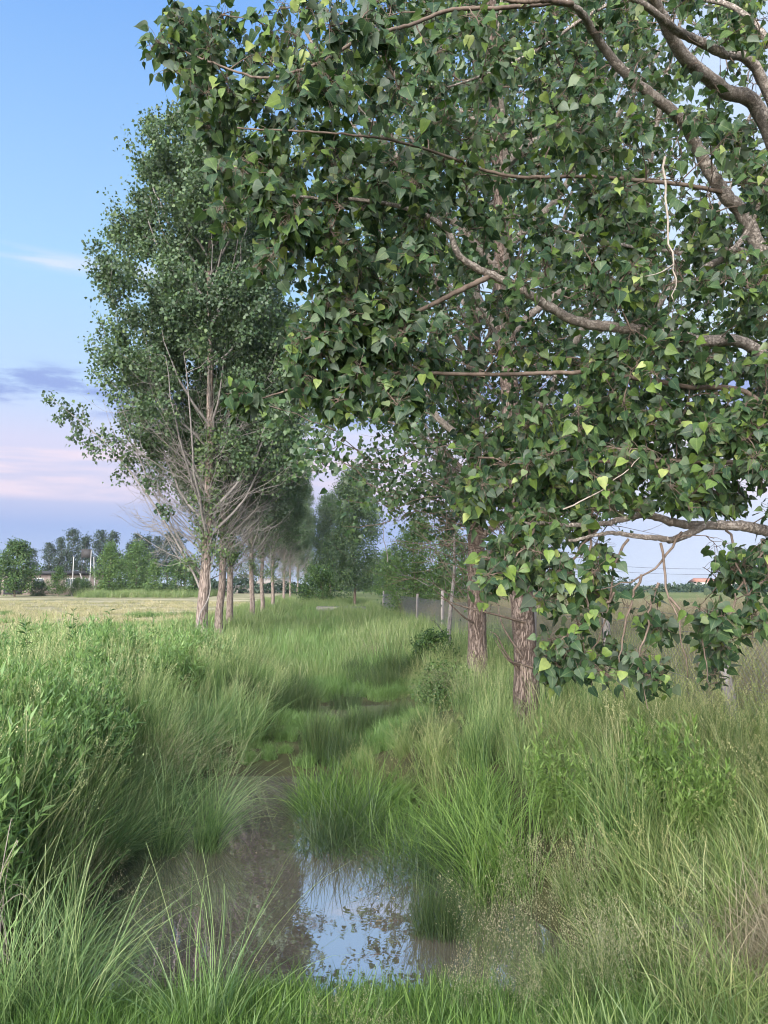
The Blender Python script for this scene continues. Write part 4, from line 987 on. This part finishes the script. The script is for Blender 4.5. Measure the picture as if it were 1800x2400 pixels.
def tuft(kind, seed):
    rng = np.random.default_rng(1000 + seed); mb = MB()
    def blades(n, r, L, lean, curve, w, tm=.48, ts=.26, seg=4):
        P = disk(rng, n, r); az = rng.uniform(0, 2 * pi, n)
        return blade_batch(mb, P, az, rng.uniform(*L, n), np.abs(rng.normal(lean, lean * .5 + .03, n)), rng.normal(curve, abs(curve) * .4 + .05, n), rng.uniform(*w, n), np.clip(rng.normal(tm, ts, n), 0, .86), seg, rng=rng)
    if kind == 'meadow':
        blades(34, .13, (.35, .85), .16, .7, (.005, .011))
        c = blade_batch(mb, disk(rng, 5, .1), rng.uniform(0, 6.28, 5), rng.uniform(.75, 1.05, 5), np.abs(rng.normal(.08, .05, 5)), rng.normal(.3, .15, 5), np.full(5, .0026), rng.uniform(.75, .9, 5), 5, rng=rng, tip=.6)
        for k in range(5): k < 2 and seed_head(rng, mb, c[k, -2], unit(c[k, -1] - c[k, -2]), .16, 16, .013, tint=.88)
    elif kind == 'weed':
        for s in range(7):
            b = disk(rng, 1, .13)[0]; h = rng.uniform(.5, .85); a = rng.uniform(0, 6.28); tl = rng.uniform(0, .15)
            c = spline([b, b + [cos(a) * tl * .4 * h, sin(a) * tl * .4 * h, h * .5], b + [cos(a) * tl * h, sin(a) * tl * h, h]], 8)
            mb.tube(c, np.linspace(.0035, .0015, 8), 3, .55, cap=False)
            n = 26; t = rng.uniform(.15, 1, n); p = np.column_stack([np.interp(t, np.linspace(0, 1, 8), c[:, i]) for i in range(3)])
            az = np.arange(n) * 2.4; el = rng.uniform(.15, .75, n) + .5 * (t > .85)
            d = np.column_stack([np.cos(az) * np.cos(el), np.sin(az) * np.cos(el), np.sin(el)])
            leaves(mb, LF, p, d, np.tile([0, 0, 1.0], (n, 1)) + rng.normal(0, .3, (n, 3)), rng.uniform(.07, .13, n) * (1.1 - .4 * t), np.clip(.35 + .35 * t + rng.normal(0, .1, n), 0, 1), np.full(n, .20))
        blades(10, .13, (.3, .6), .15, .6, (.004, .007))
    elif kind == 'arch':
        blades(50, .10, (.6, 1.15), .30, 1.1, (.0035, .008), .56, .24, 6)
        c = blade_batch(mb, disk(rng, 6, .08), rng.uniform(0, 6.28, 6), rng.uniform(.9, 1.3, 6), np.abs(rng.normal(.25, .12, 6)), rng.normal(.75, .3, 6), np.full(6, .0042), rng.uniform(.88, .97, 6), 7, rng=rng, tip=.5)
    elif kind == 'short':
        blades(80, .11, (.06, .19), .35, .9, (.003, .006), .42, .24, 3)
    elif kind == 'lush':
        blades(56, .13, (.25, .55), .26, 1.0, (.005, .009), .5, .24, 4)
    elif kind == 'soft':
        blades(120, .15, (.28, .52), .34, 1.25, (.003, .0055), .5, .26, 4)
    elif kind == 'rush':
        blades(110, .10, (.3, .55), .22, .35, (.002, .0038), .45, .22, 3)
    elif kind == 'flop':
        blades(70, .16, (.4, .7), .95, .55, (.003, .006), .32, .2, 5)
    elif kind == 'mixed':
        blades(32, .14, (.3, .75), .22, .8, (.004, .009), .46, .26)
        c = blade_batch(mb, disk(rng, 5, .12), rng.uniform(0, 6.28, 5), rng.uniform(.6, 1.0, 5), np.abs(rng.normal(.15, .1, 5)), rng.normal(.6, .25, 5), np.full(5, .0024), rng.uniform(.7, .9, 5), 5, rng=rng, tip=.6)
        for k in range(3): seed_head(rng, mb, c[k, -2], unit(c[k, -1] - c[k, -2]), rng.uniform(.1, .2), 20, .013, tint=.85, spread=.18)
    elif kind == 'panicle':
        n = 14
        c = blade_batch(mb, disk(rng, n, .10), rng.uniform(0, 6.28, n), rng.uniform(.55, .9, n), np.abs(rng.normal(.16, .08, n)), rng.normal(.3, .2, n), np.full(n, .002), rng.uniform(.0, .25, n), 5, rng=rng, tip=.6)
        for k in range(n): seed_head(rng, mb, c[k, -3], unit(c[k, -1] - c[k, -3]), .26, 46, .0085, tint=.58, spread=.42)
    elif kind == 'stubble':
        blades(40, .22, (.05, .20), .5, .6, (.005, .010), .5, .28, 2)
    elif kind == 'far':
        blades(44, .35, (.35, .85), .16, .5, (.010, .020), .5, .22, 3)
    elif kind == 'dry':
        blades(30, .2, (.5, 1.15), .12, .3, (.004, .007), .5, .25, 3)
        c = blade_batch(mb, disk(rng, 8, .18), rng.uniform(0, 6.28, 8), rng.uniform(.8, 1.3, 8), np.abs(rng.normal(.1, .06, 8)), rng.normal(.25, .1, 8), np.full(8, .004), rng.uniform(.3, .8, 8), 4, rng=rng, tip=.6)
        for k in range(8): seed_head(rng, mb, c[k, -2], unit(c[k, -1] - c[k, -2]), .22, 26, .02, tint=.7, spread=.35)
    elif kind == 'deadmat':
        blades(60, .16, (.15, .4), .8, .9, (.002, .0045), .5, .25, 4)
    return mb
def collection(kind, mat, nvar=5):
    c = bpy.data.collections.new('tufts_' + kind + '_' + mat)
    for v in range(nvar):
        rng = np.random.default_rng(hash_(kind) + 31 * v); mb = MB(); K, rad = CLUMP.get(kind, (8, .27))
        for i in range(K):          # several tufts side by side, each turned and sized on its own
            sub = tuft(kind, hash_(kind) + v * 10 + i); V = np.vstack(sub.v); a = rng.uniform(0, 2 * pi); sc_ = rng.uniform(.78, 1.2)
            o_ = disk(rng, 1, rad)[0]; V = (V * sc_) @ np.array(Matrix.Rotation(rng.normal(0, TILT.get(kind, .14)), 3, 'X') @ Matrix.Rotation(a, 3, 'Z')).T @ np.array(Matrix.Rotation(rng.uniform(0, 2 * pi), 3, 'Z')).T + [o_[0], o_[1], 0]
            mb.add(V, np.vstack(sub.f4), np.vstack(sub.f3) if sub.f3 else None, np.concatenate(sub.t) + rng.normal(0, .06))
        me = mb.mesh('tuft', M[mat]); o = bpy.data.objects.new('tuft_%s_%d' % (kind, v), me); c.objects.link(o)
    return c
def hash_(s): return sum(ord(ch) * (i + 3) for i, ch in enumerate(s)) * 7 % 5000
def make_group(coll):
    g = bpy.data.node_groups.new('scatter_' + coll.name, 'GeometryNodeTree')
    g.interface.new_socket('Geometry', in_out='INPUT', socket_type='NodeSocketGeometry'); g.interface.new_socket('Geometry', in_out='OUTPUT', socket_type='NodeSocketGeometry')
    gi = g.nodes.new('NodeGroupInput'); go = g.nodes.new('NodeGroupOutput'); ip = g.nodes.new('GeometryNodeInstanceOnPoints')
    ci = g.nodes.new('GeometryNodeCollectionInfo'); ci.inputs['Collection'].default_value = coll
    ci.inputs['Separate Children'].default_value = True; ci.inputs['Reset Children'].default_value = True
    def na(name, ty):
        n = g.nodes.new('GeometryNodeInputNamedAttribute'); n.data_type = ty; n.inputs['Name'].default_value = name; return n.outputs['Attribute']
    er = g.nodes.new('FunctionNodeEulerToRotation'); L = g.links.new
    L(gi.outputs[0], ip.inputs['Points']); L(ci.outputs[0], ip.inputs['Instance']); ip.inputs['Pick Instance'].default_value = True
    L(na('idx', 'INT'), ip.inputs['Instance Index']); L(na('rot', 'FLOAT_VECTOR'), er.inputs[0]); L(er.outputs[0], ip.inputs['Rotation'])
    L(na('scl', 'FLOAT_VECTOR'), ip.inputs['Scale']); L(ip.outputs[0], go.inputs[0])
    return g
COLLS = {}
TILT = {'mixed': .30, 'short': .25, 'lush': .22, 'deadmat': .3}
CLUMP = {'far': (3, .5), 'stubble': (8, .6), 'dry': (4, .4), 'short': (8, .24), 'arch': (4, .16)}
def thin(kind, P): return P[::CLUMP.get(kind, (8, 0))[0]]
def scatter(name, kind, mat, P, label, cat='grass', smin=.75, smax=1.25, tilt=.12, hscale=None, tilt_dir=None, tilt_amt=0.0, seed=0):
    rng = np.random.default_rng(500 + seed); kk = CLUMP.get(kind, (8, 0))[0]
    P = P[::kk]; n = len(P)
    if hscale is not None: hscale = np.asarray(hscale)[::kk]
    if tilt_dir is not None: tilt_dir = tilt_dir[::kk]
    key = (kind, mat)
    if key not in COLLS: COLLS[key] = make_group(collection(kind, mat))
    me = bpy.data.meshes.new(name); me.vertices.add(n); me.vertices.foreach_set('co', P.ravel().astype(np.float32))
    a = me.attributes.new('idx', 'INT', 'POINT'); a.data.foreach_set('value', rng.integers(0, 5, n).astype(np.int32))
    e = .12                                  # stand square to the slope of the bank
    gx = (ground_z(P[:, 0] + e, P[:, 1]) - ground_z(P[:, 0] - e, P[:, 1])) / (2 * e); gy = (ground_z(P[:, 0], P[:, 1] + e) - ground_z(P[:, 0], P[:, 1] - e)) / (2 * e)
    rot = []
    for i in range(n):
        nrm = Vector((-gx[i] * .4 + rng.normal(0, tilt * .5), -gy[i] * .4 + rng.normal(0, tilt * .5), 1))
        m_ = nrm.to_track_quat('Z', 'Y').to_matrix() @ Matrix.Rotation(rng.uniform(0, 2 * pi), 3, 'Z')
        if tilt_amt: m_ = Matrix.Rotation(tilt_amt * rng.uniform(.5, 1.3), 3, Vector((-tilt_dir[i][1], tilt_dir[i][0], 0))) @ m_
        rot.append(m_.to_euler())
    rot = np.array(rot)
    a = me.attributes.new('rot', 'FLOAT_VECTOR', 'POINT'); a.data.foreach_set('vector', rot.ravel().astype(np.float32))
    s = rng.uniform(smin, smax, n); sc = np.column_stack([s, s, s * rng.uniform(.85, 1.15, n)])
    if hscale is not None: sc = sc * np.asarray(hscale)[:, None]
    a = me.attributes.new('scl', 'FLOAT_VECTOR', 'POINT'); a.data.foreach_set('vector', sc.ravel().astype(np.float32))
    o = bpy.data.objects.new(name, me); COL.objects.link(o)
    md = o.modifiers.new('scatter', 'NODES'); md.node_group = COLLS[key]
    tag(o, label, cat, kind='stuff')
    return o
prng = np.random.default_rng(99)
def sample(n, x0, x1, y0, y1, cond=None, view=True, power=1.0):
    """random ground points; density falls off with depth when power > 1"""
    y = y0 + (y1 - y0) * prng.random(n) ** power; x = prng.uniform(x0, x1, n)
    k = np.ones(n, bool)
    if view: k &= np.abs(x) < .56 * y + 1.3
    if cond is not None: k &= cond(x, y)
    x, y = x[k], y[k]
    return np.column_stack([x, y, ground_z(x, y)])
def vnoise(x, y, s, seed=0):
    return .5 + .25 * (np.sin(x * s + seed) * np.cos(y * s * .8 + seed * 2) + np.sin((x + y) * s * .63 + seed * 3.1) * np.cos((x - y) * s * .47 + 1.7 * seed) )
def off(x, y): return x - ditch_c(y)
def wet(x, y): return ground_z(x, y) < WATER_Z + .03
def left(x, y, m=.15): return (off(x, y) < -ditch_w(y) - m)
def right(x, y, m=.15): return (off(x, y) > ditch_w(y) + m)
def rowline(x, y): return x + .085 * y       # constant along the rows

# left bank meadow
P = sample(9000, -9, 0, 2.2, 16, lambda x, y: left(x, y, np.where(y < 5.6, .55, .35)) & (y > 2.4)); scatter('meadow_grass', 'meadow', 'g_meadow', P, 'tall seeding meadow grass covering the left bank', seed=1, smax=1.05, hscale=np.clip(.35 + .3 * (P[:, 1] - 1.8), .45, 1) * (.7 + .5 * vnoise(P[:, 0], P[:, 1], 1.6, 4)) * np.where(P[:, 1] > 8.6, .5 + .5 * smooth01((-off(P[:, 0], P[:, 1]) - ditch_w(P[:, 1])) / 1.6), 1))
P = sample(5600, -9, 0, 3.4, 15, lambda x, y: left(x, y, np.where(y > 8.6, 1.3, .8)) & (vnoise(x, y, .9, 2) + .25 * (x < -2.2) > .47)); scatter('leafy_weeds', 'weed', 'g_weed', P, 'dense leafy upright weeds among the left bank grass', seed=2, smin=.8, smax=1.15, cat='weeds')
P = sample(950, -3.9, 0, 5.4, 8.6, lambda x, y: left(x, y, -.05) & (off(x, y) > -ditch_w(y) - .75) & ~wet(x, y))
td = np.column_stack([np.ones(len(P)), np.zeros(len(P))]); scatter('bank_grass', 'arch', 'g_arch', P, 'long arching grass leaning over the water from the left bank', seed=3, smin=.5, smax=.78, tilt_dir=td, tilt_amt=.22, hscale=np.where(P[:, 1] < 7, .78, 1.0))
P = sample(3000, -5.5, -1.9, 3.6, 8.5, lambda x, y: left(x, y, .75)); scatter('near_weeds', 'weed', 'g_weed', P[:2000], 'lighter lance-leaved weeds standing in the near left bank', seed=21, smin=.7, smax=1.0, cat='weeds')
# right bank
P = sample(10500, -.5, 9, 2.2, 17, lambda x, y: right(x, y, .12) & ~wet(x, y) & ~((x > 1.65) & (y < 4.0) & (y > 2.9))); scatter('rough_grass', 'mixed', 'g_mixed', P, 'mixed seeding grass and stalks covering the right bank', seed=4, smin=.6, smax=1.0, hscale=np.clip(.35 + .22 * (P[:, 1] - 1.8), .4, 1) * (.55 + .65 * vnoise(P[:, 0], P[:, 1], 1.7, 8)) * (.5 + .5 * smooth01((off(P[:, 0], P[:, 1]) - ditch_w(P[:, 1])) / 1.8)) * np.where((P[:, 1] > 8) & (P[:, 0] < 2.6), .7, 1) * np.where((P[:, 0] / P[:, 1] > .09) & (P[:, 0] / P[:, 1] < .24) & (P[:, 1] > 5.5), .62, 1))
P = sample(3500, -.5, 9, 4.5, 16, lambda x, y: right(x, y, .9) & (vnoise(x, y, 1.1, 5) > .5)); scatter('bank_meadow', 'meadow', 'g_meadow', P, 'green meadow grass among the stalks of the right bank', seed=5, smin=.55, smax=.8)
P = sample(1500, .8, 2.8, 4.6, 7.0, lambda x, y: ((x - 1.72) / .55) ** 2 + ((y - 5.55) / .75) ** 2 < 1); scatter('bright_weeds', 'weed', 'g_bright', P[:52], 'patch of bright yellow-green leafy weeds under the hanging leaves', seed=6, smin=.6, smax=.9, cat='weeds')
# foreground short grass
P = sample(5200, -2.2, 2.4, 2.2, 4.5, lambda x, y: ~wet(x, y) & (np.abs(x + .1) < 1.15 + .25 * vnoise(x, y, 3, 3) + (3.6 - y) * .2)); scatter('short_grass', 'short', 'g_lush', P, 'short fresh green grass at the near edge of the water', seed=7)
# channel beyond the pool
P = sample(17000, -6, 3, 8.3, 24, lambda x, y: (np.abs(off(x, y)) < ditch_w(y) + .7) & ~wet(x, y)); scatter('channel_grass', 'lush', 'g_farlush', P, 'lush green grass filling the ditch bed beyond the pool', seed=8, smin=.6, smax=1.1, hscale=np.where(P[:, 1] < 12.6, .5, .7) * (.7 + .5 * vnoise(P[:, 0], P[:, 1], 2.2, 1)))
P = sample(420, -2.5, 1.5, 8.4, 17, lambda x, y: (np.abs(off(x, y)) < ditch_w(y) + .9) & (np.abs(off(x, y)) > .5) & ~wet(x, y)); scatter('channel_rushes', 'rush', 'g_rush', P, 'fine dark rushes scattered through the ditch bed', seed=9, cat='rushes')
# farther strip between the rows
P = sample(9000, -20, 6, 15, 75, lambda x, y: (rowline(x, y) > -5.0) & (rowline(x, y) < 4.2), power=1.6); scatter('far_grass', 'far', 'g_fargreen', P, 'tall grass receding down the ditch between the tree rows', seed=10, smin=.5, smax=.85, hscale=.65 + .6 * vnoise(P[:, 0], P[:, 1], .9, 6))
P = sample(2600, -16, 6, 16, 60, lambda x, y: (np.abs(off(x, y)) < 1.6), power=1.5); scatter('far_channel_grass', 'far', 'g_farlush', P, 'brighter grass along the far ditch bed', seed=11, smin=.45, smax=.8)
# mown field
P = sample(15000, -50, -4, 11, 70, lambda x, y: (rowline(x, y) < -4.4 - .4 * np.sin(y * .7)) & (y > 13.0 + .8 * np.sin(x)), power=1.7); scatter('field_stubble', 'stubble', 'g_straw', P, 'pale cut straw and stubble of the mown field on the left', seed=12, smin=.8, smax=1.8, cat='stubble')
P = sample(7000, -26, -4, 12.5, 46, lambda x, y: (rowline(x, y) < -4.2) & (vnoise(x, y, .6, 9) > .46 + .008 * (y - 12)), power=1.4); scatter('field_regrowth', 'short', 'g_meadow', P, 'green regrowth at the near side of the mown field', seed=13, smin=1.2, smax=2.2)
P = sample(2200, -33.5, -20, 84, 97, None); scatter('field_edge_grass', 'far', 'g_fargreen', P, 'tall green growth along the far edge of the mown field', seed=14, smin=.7, smax=1.2)
# beyond the fence
P = sample(6000, 0, 26, 5, 45, lambda x, y: x > fence_x(y) + .15, power=1.4); scatter('dry_weeds', 'dry', 'g_dryweed', P, 'tall brownish dry weeds beyond the wire fence', seed=15, smin=.55, smax=1.0, cat='weeds')
P = sample(3000, 0, 20, 5, 40, lambda x, y: x > fence_x(y) + .1, power=1.3); scatter('fence_grass', 'far', 'g_mixed', P, 'green grass beyond the wire fence', seed=16, smin=.5, smax=.9)
# dead thatch at the right edge
P = sample(700, 1.4, 2.5, 2.9, 3.9, lambda x, y: (x > 1.70 + .12 * np.sin(y * 7))); scatter('dead_thatch', 'deadmat', 'g_dead', P, 'matted dead brown grass at the right foreground edge', seed=17, cat='thatch')
P = sample(700, .7, 2.3, 2.3, 4.4, None); scatter('edge_grass', 'lush', 'g_mixed', P[:260], 'loose pale grass in the right foreground corner', seed=18, smin=.6, smax=.9)

# ------------------------------------------------------------------ single tussocks
def tussock(name, px, py, z, lab, kind, mat, n, r, s, seed, cat='grass tussock', lean=None, lean_amt=.35):
    rr = ray(px, py); t_ = (z - CAM_H) / rr[2]; x, y = rr[0] * t_, rr[1] * t_
    rng = np.random.default_rng(seed); mb = MB()
    for i in range(n):
        sub = tuft(kind, seed * 13 + i)
        V = np.vstack(sub.v); a = rng.uniform(0, 2 * pi); rad = r * math.sqrt(rng.random()); ph = rng.uniform(0, 2 * pi)
        o = np.array([cos(ph) * rad, sin(ph) * rad, 0])
        ld = np.array([cos(ph), sin(ph)]) if lean is None else np.array(lean)
        m_ = Matrix.Rotation(lean_amt * (rad / max(r, .01) if lean is None else 1) * rng.uniform(.6, 1.2), 3, Vector((-ld[1], ld[0], 0))) @ Matrix.Rotation(a, 3, 'Z')
        V = (V * s * rng.uniform(.8, 1.15)) @ np.array(m_).T + o
        V[:, 2] += ground_z(x + o[0], y + o[1]) - ground_z(x, y)
        mb.add(V, np.vstack(sub.f4), np.vstack(sub.f3) if sub.f3 else None, np.concatenate(sub.t))
    o = mb.obj(name, M[mat]); o.location = (x, y, max(float(ground_z(x, y)), WATER_Z - .05)); tag(o, lab, cat)
    return o
tussock('grass_tussock', 470, 2440, -.05, 'spiky tussock with long arching stalks in front of the water', 'arch', 'g_arch', 2, .06, .85, 1, lean_amt=.25)
tussock('grass_tussock', 120, 2330, -.02, 'large coarse tussock filling the bottom left corner', 'arch', 'g_arch', 8, .26, .7, 2, lean_amt=.2)
tussock('grass_tussock', 170, 2180, -.05, 'blue-green tussock at the left water edge in the foreground', 'arch', 'g_arch', 6, .18, .62, 3, lean=(.8, -.2), lean_amt=.15)
tussock('grass_tussock', 430, 1930, -.22, 'long-bladed tussock arching over the middle of the pool from the left', 'arch', 'g_arch', 9, .26, .85, 4, lean=(1, -.1), lean_amt=.35)
tussock('grass_tussock', 540, 1730, -.2, 'pale arching tussock at the head of the pool on the left', 'arch', 'g_arch', 11, .38, .85, 5, lean=(1, 0), lean_amt=.3)
tussock('grass_tussock', 800, 1890, -.32, 'lush green mound in the ditch, left of the dividing hollow', 'soft', 'g_lush', 17, .42, 1.3, 6, lean_amt=.5)
tussock('grass_tussock', 1050, 1950, -.30, 'lush green mound on the right side of the ditch', 'soft', 'g_lush', 17, .45, 1.35, 7, lean_amt=.5)
tussock('grass_tussock', 830, 1990, -.40, 'dark flopped grass trailing into the water in mid channel', 'flop', 'g_rush', 16, .42, 1.0, 8, lean=(-.6, -.8), lean_amt=.25, )
tussock('grass_tussock', 1010, 2050, -.40, 'dark flattened grass lying along the right water edge', 'flop', 'g_rush', 12, .35, .9, 9, lean=(-.9, -.3), lean_amt=.2)
tussock('rush_clump', 1030, 2190, -.42, 'dark rush clump standing in the water at the right edge', 'rush', 'g_rush', 7, .16, .85, 10, cat='rush clump', lean_amt=.2)
tussock('rush_clump', 815, 1655, -.36, 'round dark rush clump behind the small upper pool', 'rush', 'g_rush', 8, .24, .95, 11, cat='rush clump')
tussock('rush_clump', 925, 1690, -.40, 'dark rush clump right of the small upper pool', 'rush', 'g_rush', 6, .16, 1.0, 12, cat='rush clump')
tussock('rush_clump', 745, 1780, -.34, 'brown-tipped rush clump before the small upper pool', 'rush', 'g_rush', 8, .28, .62, 13, cat='rush clump')
tussock('rush_clump', 985, 1790, -.34, 'rush clump in the hollow right of the brown-tipped one', 'rush', 'g_rush', 8, .25, .7, 14, cat='rush clump')
tussock('grass_tussock', 1190, 2010, -.12, 'tall fountain tussock leaning over the right bank', 'arch', 'g_lush', 9, .2, .85, 15, lean=(-.9, -.2), lean_amt=.3)
for k, (px, py, z, n, r, s, lab) in enumerate([(170, 2060, .0, 9, .26, .9, 'cloud of fine beige flower heads low on the left bank'), (420, 1800, -.05, 11, .35, 1.1, 'cloud of fine flower heads above the pool on the left bank'),
        (1300, 2300, -.02, 8, .22, .75, 'pale flowering grass clump in the right foreground'), (1260, 2080, -.05, 9, .3, .8, 'beige flowering grass clump on the right bank above the rushes'),
        (1150, 2440, -.02, 6, .16, .5, 'pale flowering clump at the bottom edge right of the water'), (860, 2480, -.03, 4, .12, .42, 'small pale flowering clump at the bottom edge below the water'),
        (870, 1565, -.1, 9, .5, .9, 'beige flower heads beyond the upper pool'), (1080, 1700, -.1, 10, .4, .9, 'beige flowering grass left of the leaf-screened trunk'), (1550, 2260, 0, 6, .25, .8, 'thin flowering clump near the right edge')]):
    tussock('flowering_grass', px, py, z, lab, 'panicle', 'g_panicle', n, r, s, 40 + k, cat='flowering grass')
# tall single weeds standing out against the mown field
for k, (px, py, d, s, lab) in enumerate([(170, 1430, 11.5, 1.0, 'tall leafy weed against the mown field, left of centre'), (245, 1425, 12.5, 1.1, 'tallest leafy weed standing against the mown field'), (350, 1440, 13, .85, 'short weed top against the field, near the left-row trunks'), (65, 1460, 9.5, .95, 'weed with drooping top at the left edge of the meadow')]):
    x = W(px, py, d)[0]; rng = np.random.default_rng(200 + k); H = float(W(px, py, d)[2] - ground_z(x, d)); mb = MB()
    o = empty('tall_weed', (x, d, float(ground_z(x, d)))); tag(o, lab, 'weed')
    c = spline([[0, 0, -.05], [.02, 0, H * .5], [.05 * rng.normal(), 0, H]], 10); MB().tube(c, np.linspace(.008, .003, 10), 5).obj('stem', M['g_weed'], o)
    n = 46; t_ = rng.uniform(.2, 1, n); p = np.column_stack([np.interp(t_, np.linspace(0, 1, 10), c[:, i]) for i in range(3)])
    az = np.arange(n) * 2.4; el = rng.uniform(.2, .9, n); dd = np.column_stack([np.cos(az) * np.cos(el), np.sin(az) * np.cos(el), np.sin(el)])
    leaves(mb, LF, p, dd, np.tile([0, 0, 1.0], (n, 1)) + rng.normal(0, .3, (n, 3)), rng.uniform(.14, .24, n) * (1.15 - .6 * t_), np.clip(rng.normal(.4, .2, n), 0, 1), np.full(n, .24)); tag(mb.obj('foliage', M['g_weed'], o), kind='stuff')

# leaf litter and specks floating on the water
rng = np.random.default_rng(71); n = 170; y = rng.uniform(4.0, 8.6, n); x = ditch_c(y) + ditch_w(y) * rng.uniform(-1, 1, n); k = (np.abs(rng.normal(0, .6, n)) < np.abs(x - ditch_c(y)) / ditch_w(y) + .25) & wet(x, y); x, y = x[k], y[k]; n = len(x)
mb = MB(); leaves(mb, LM, np.column_stack([x, y, np.full(n, WATER_Z + .004)]), np.column_stack([rng.normal(0, 1, (n, 2)), np.zeros(n)]), np.tile([0, 0, 1.0], (n, 1)) + rng.normal(0, .05, (n, 3)), rng.uniform(.008, .03, n) * (1 + 1.0 * (rng.random(n) < .08)), rng.random(n), rng.uniform(.4, 1, n))
tag(mb.obj('floating_debris', M['g_dead']), 'scattered leaf bits and specks floating on the ditch water', 'debris', kind='stuff')
# fallen things and dead stems in the foreground
def on_ground(px, py, z=0.0):
    rr = ray(px, py); t_ = (z - CAM_H) / rr[2]; x, y = rr[0] * t_, rr[1] * t_; return np.array([x, y, float(ground_z(x, y))])
p = on_ground(1692, 2345, .05)
V, Q, T = LN[0]; o = MB().add(V * .06, Q, T, .5).obj('fallen_leaf', plain_mat('fallen_leaf', (.55, .42, .36), rough=.8, var=.2, scale=30), None, True)
o.location = p + [0, 0, .12]; o.rotation_euler = (.9, .2, .6); tag(o, 'pale pinkish fallen leaf caught in the grass at the bottom right', 'leaf')
rng = np.random.default_rng(31); p = on_ground(1640, 2150, .02)
n = 14; a = np.linspace(0, 2 * pi, n, endpoint=False); r = np.column_stack([.16 * np.cos(a) * rng.uniform(.8, 1.1, n), .10 * np.sin(a) * rng.uniform(.8, 1.1, n)])
V = np.vstack([np.column_stack([r * 1.0, np.full(n, -.05)]), np.column_stack([r * .97, np.full(n, .05)]), np.column_stack([r * .8, np.full(n, .075)]), [[0, 0, .08]]])
Q = [[k * n + i, k * n + (i + 1) % n, (k + 1) * n + (i + 1) % n, (k + 1) * n + i] for k in range(2) for i in range(n)]; T = [[2 * n + i, 2 * n + (i + 1) % n, 3 * n] for i in range(n)]
o = MB().add(V, Q, T).obj('flat_stone', M['concrete'], None, True); o.location = p + [0, 0, .06]; tag(o, 'flat grey stone half hidden in grass near the right edge', 'stone')
p = on_ground(-10, 2200, 0); o = empty('dead_weed', p); tag(o, 'pale dead curled weed stems at the left edge', 'weed')
for i in range(14):
    a = rng.uniform(0, 6.28); h = rng.uniform(.3, .62); c = spline([[rng.normal(0, .03), rng.normal(0, .03), 0], [rng.normal(0, .05), rng.normal(0, .05), h * .5], [.08 * cos(a), .08 * sin(a), h], [.12 * cos(a) + rng.normal(0, .04), .12 * sin(a), h * rng.uniform(.8, 1.05)]], 12)
    MB().tube(c, np.linspace(.0035, .0015, 12), 4, rng.random()).obj('stem', M['pale_twig'], o, True)

# ------------------------------------------------------------------ evening haze
hz_mat = bpy.data.materials.new('haze'); hz_mat.use_nodes = True; t = hz_mat.node_tree; t.nodes.clear()
out = N(t, 'ShaderNodeOutputMaterial'); pv = N(t, 'ShaderNodeVolumePrincipled')
pv.inputs['Color'].default_value = (.80, .88, 1.0, 1); pv.inputs['Density'].default_value = HAZE; pv.inputs['Anisotropy'].default_value = 0.2
t.links.new(pv.outputs[0], out.inputs['Volume'])
if HAZE:
    o = MB().box((0, 1850, 8.75), (6400, 4700, 19.5)).obj('haze', hz_mat); tag(o, 'thin evening haze over the fields', 'haze', kind='stuff')
